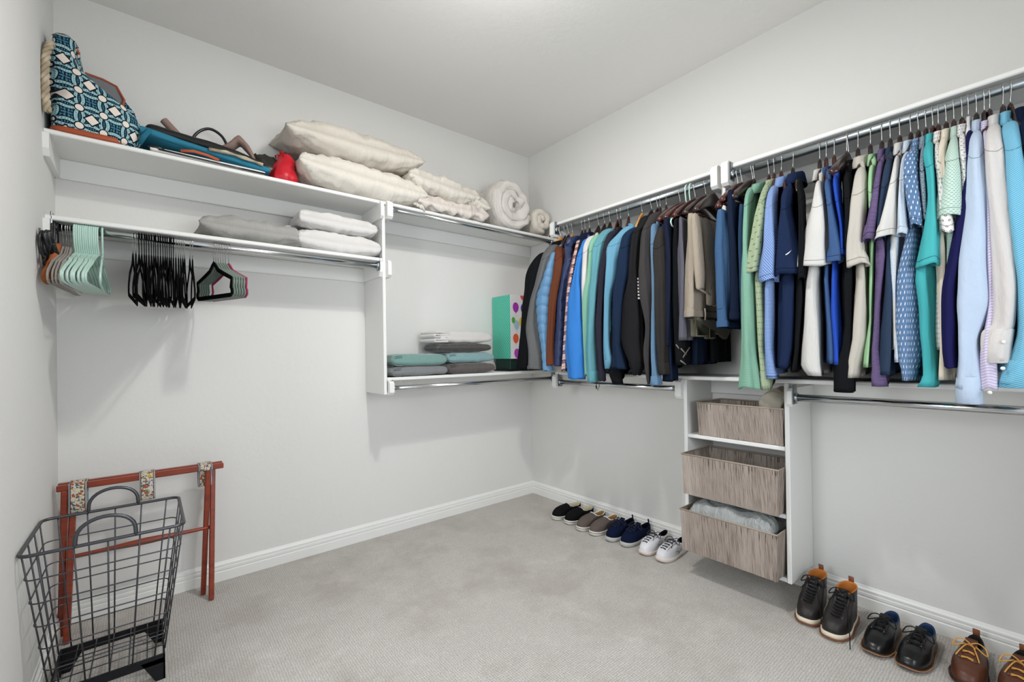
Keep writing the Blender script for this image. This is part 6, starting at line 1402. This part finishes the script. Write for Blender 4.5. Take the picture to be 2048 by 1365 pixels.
# ================================================================== WIRE HAMPER
t = thing('wire_hamper', 'tall dark wire basket with two looped handles standing by the left wall', 'basket', (-2.68, -.62, 0))
HZ1, HZ0 = .60, .095
top = (-2.878, -2.468, -.862, -.445); bot = (-2.835, -2.525, -.735, -.445)
def hrect(f, c=.028, n=5, dz=None):
    """rounded rectangle at height fraction f (0 bottom, 1 top)"""
    x0, x1, y0, y1 = [bot[i]+(top[i]-bot[i])*f for i in range(4)]; z = HZ0+(HZ1-HZ0)*f; out = []
    for cx, cy, a0 in ((x1-c, y1-c, 0), (x0+c, y1-c, 90), (x0+c, y0+c, 180), (x1-c, y0+c, 270)):
        for k in range(n+1):
            a = math.radians(a0+90*k/n); out.append((cx+c*math.cos(a), cy+c*math.sin(a), z))
    return out
m = MB(); m.tube(hrect(1), .0058, 8, closed=True); m.build('top_rim', M_WIRE, t)
for i in range(1, 6):
    m = MB(); m.tube(hrect(1-i/6.0), .0024, 6, closed=True); m.build('hoop_wire', M_WIRE, t)
def side_pt(f, sx, sy):
    x0, x1, y0, y1 = [bot[i]+(top[i]-bot[i])*f for i in range(4)]; return (x0+(x1-x0)*sx, y0+(y1-y0)*sy, HZ0+(HZ1-HZ0)*f)
for sx in (.1, .3, .5, .7, .9):
    for sy in (0, 1):
        m = MB(); m.tube([side_pt(1, sx, sy), side_pt(.5, sx, sy), side_pt(0, sx, sy)], .0025, 6); m.build('upright_wire', M_WIRE, t)
for sy in (.12, .37, .63, .88):
    for sx in (0, 1):
        m = MB(); m.tube([side_pt(1, sx, sy), side_pt(.5, sx, sy), side_pt(0, sx, sy)], .0025, 6); m.build('upright_wire', M_WIRE, t)
for i in range(1, 6):
    m = MB(); a = side_pt(0, i/6, 0); b = side_pt(0, i/6, 1); m.tube([a, b], .0022, 6); m.build('floor_wire', M_WIRE, t)
for i in range(1, 5):
    m = MB(); a = side_pt(0, 0, i/5); b = side_pt(0, 1, i/5); m.tube([(a[0], a[1], a[2]+.004), (b[0], b[1], b[2]+.004)], .0022, 6); m.build('floor_wire', M_WIRE, t)
for yy in (top[2], top[3]):
    m = MB(); xc = -2.677; w = .075
    pts = [(xc-w, yy, HZ1-.004)]+[(xc+w*math.cos(math.radians(a)), yy+.004*math.sin(math.radians(a)), HZ1+.012+.068*math.sin(math.radians(a))**.8) for a in range(180, -1, -12)]+[(xc+w, yy, HZ1-.004)]
    m.tube(pts, .0062, 10); m.build('handle', M_WIRE, t)
# angle-iron base frame and feet
x0, x1, y0, y1 = bot
for a in ((x0, x1, y0, y0+.006), (x0, x1, y1-.006, y1), (x0, x0+.006, y0, y1), (x1-.006, x1, y0, y1)): box('base_rail', a[0], a[1], a[2], a[3], .062, HZ0, M_BLACKMETAL, t, bev=.001)
for cx, sx in ((x0, 1), (x1, -1)):
    for cy, sy in ((y0, 1), (y1, -1)):
        m = MB(); poly = [(0, .08), (.07, .08), (.028, .0), (0, .0)]
        for (a, b) in ((1, 0), (0, 1)):
            v = [(cx+sx*p[0]*a, cy+sy*p[0]*b, p[1]) for p in poly]; v2 = [(q[0]+sx*.005*b, q[1]+sy*.005*a, q[2]) for q in v]
            bb = len(m.v); m.v += v+v2; m.uv += [(0, 0)]*8; m.f += [(bb, bb+1, bb+2, bb+3), (bb+7, bb+6, bb+5, bb+4)]+[(bb+i, bb+4+i, bb+4+(i+1) % 4, bb+(i+1) % 4) for i in range(4)]; m.fm += [0]*6
        o = m.build('foot', M_BLACKMETAL, t, smooth=False); recalc(o)
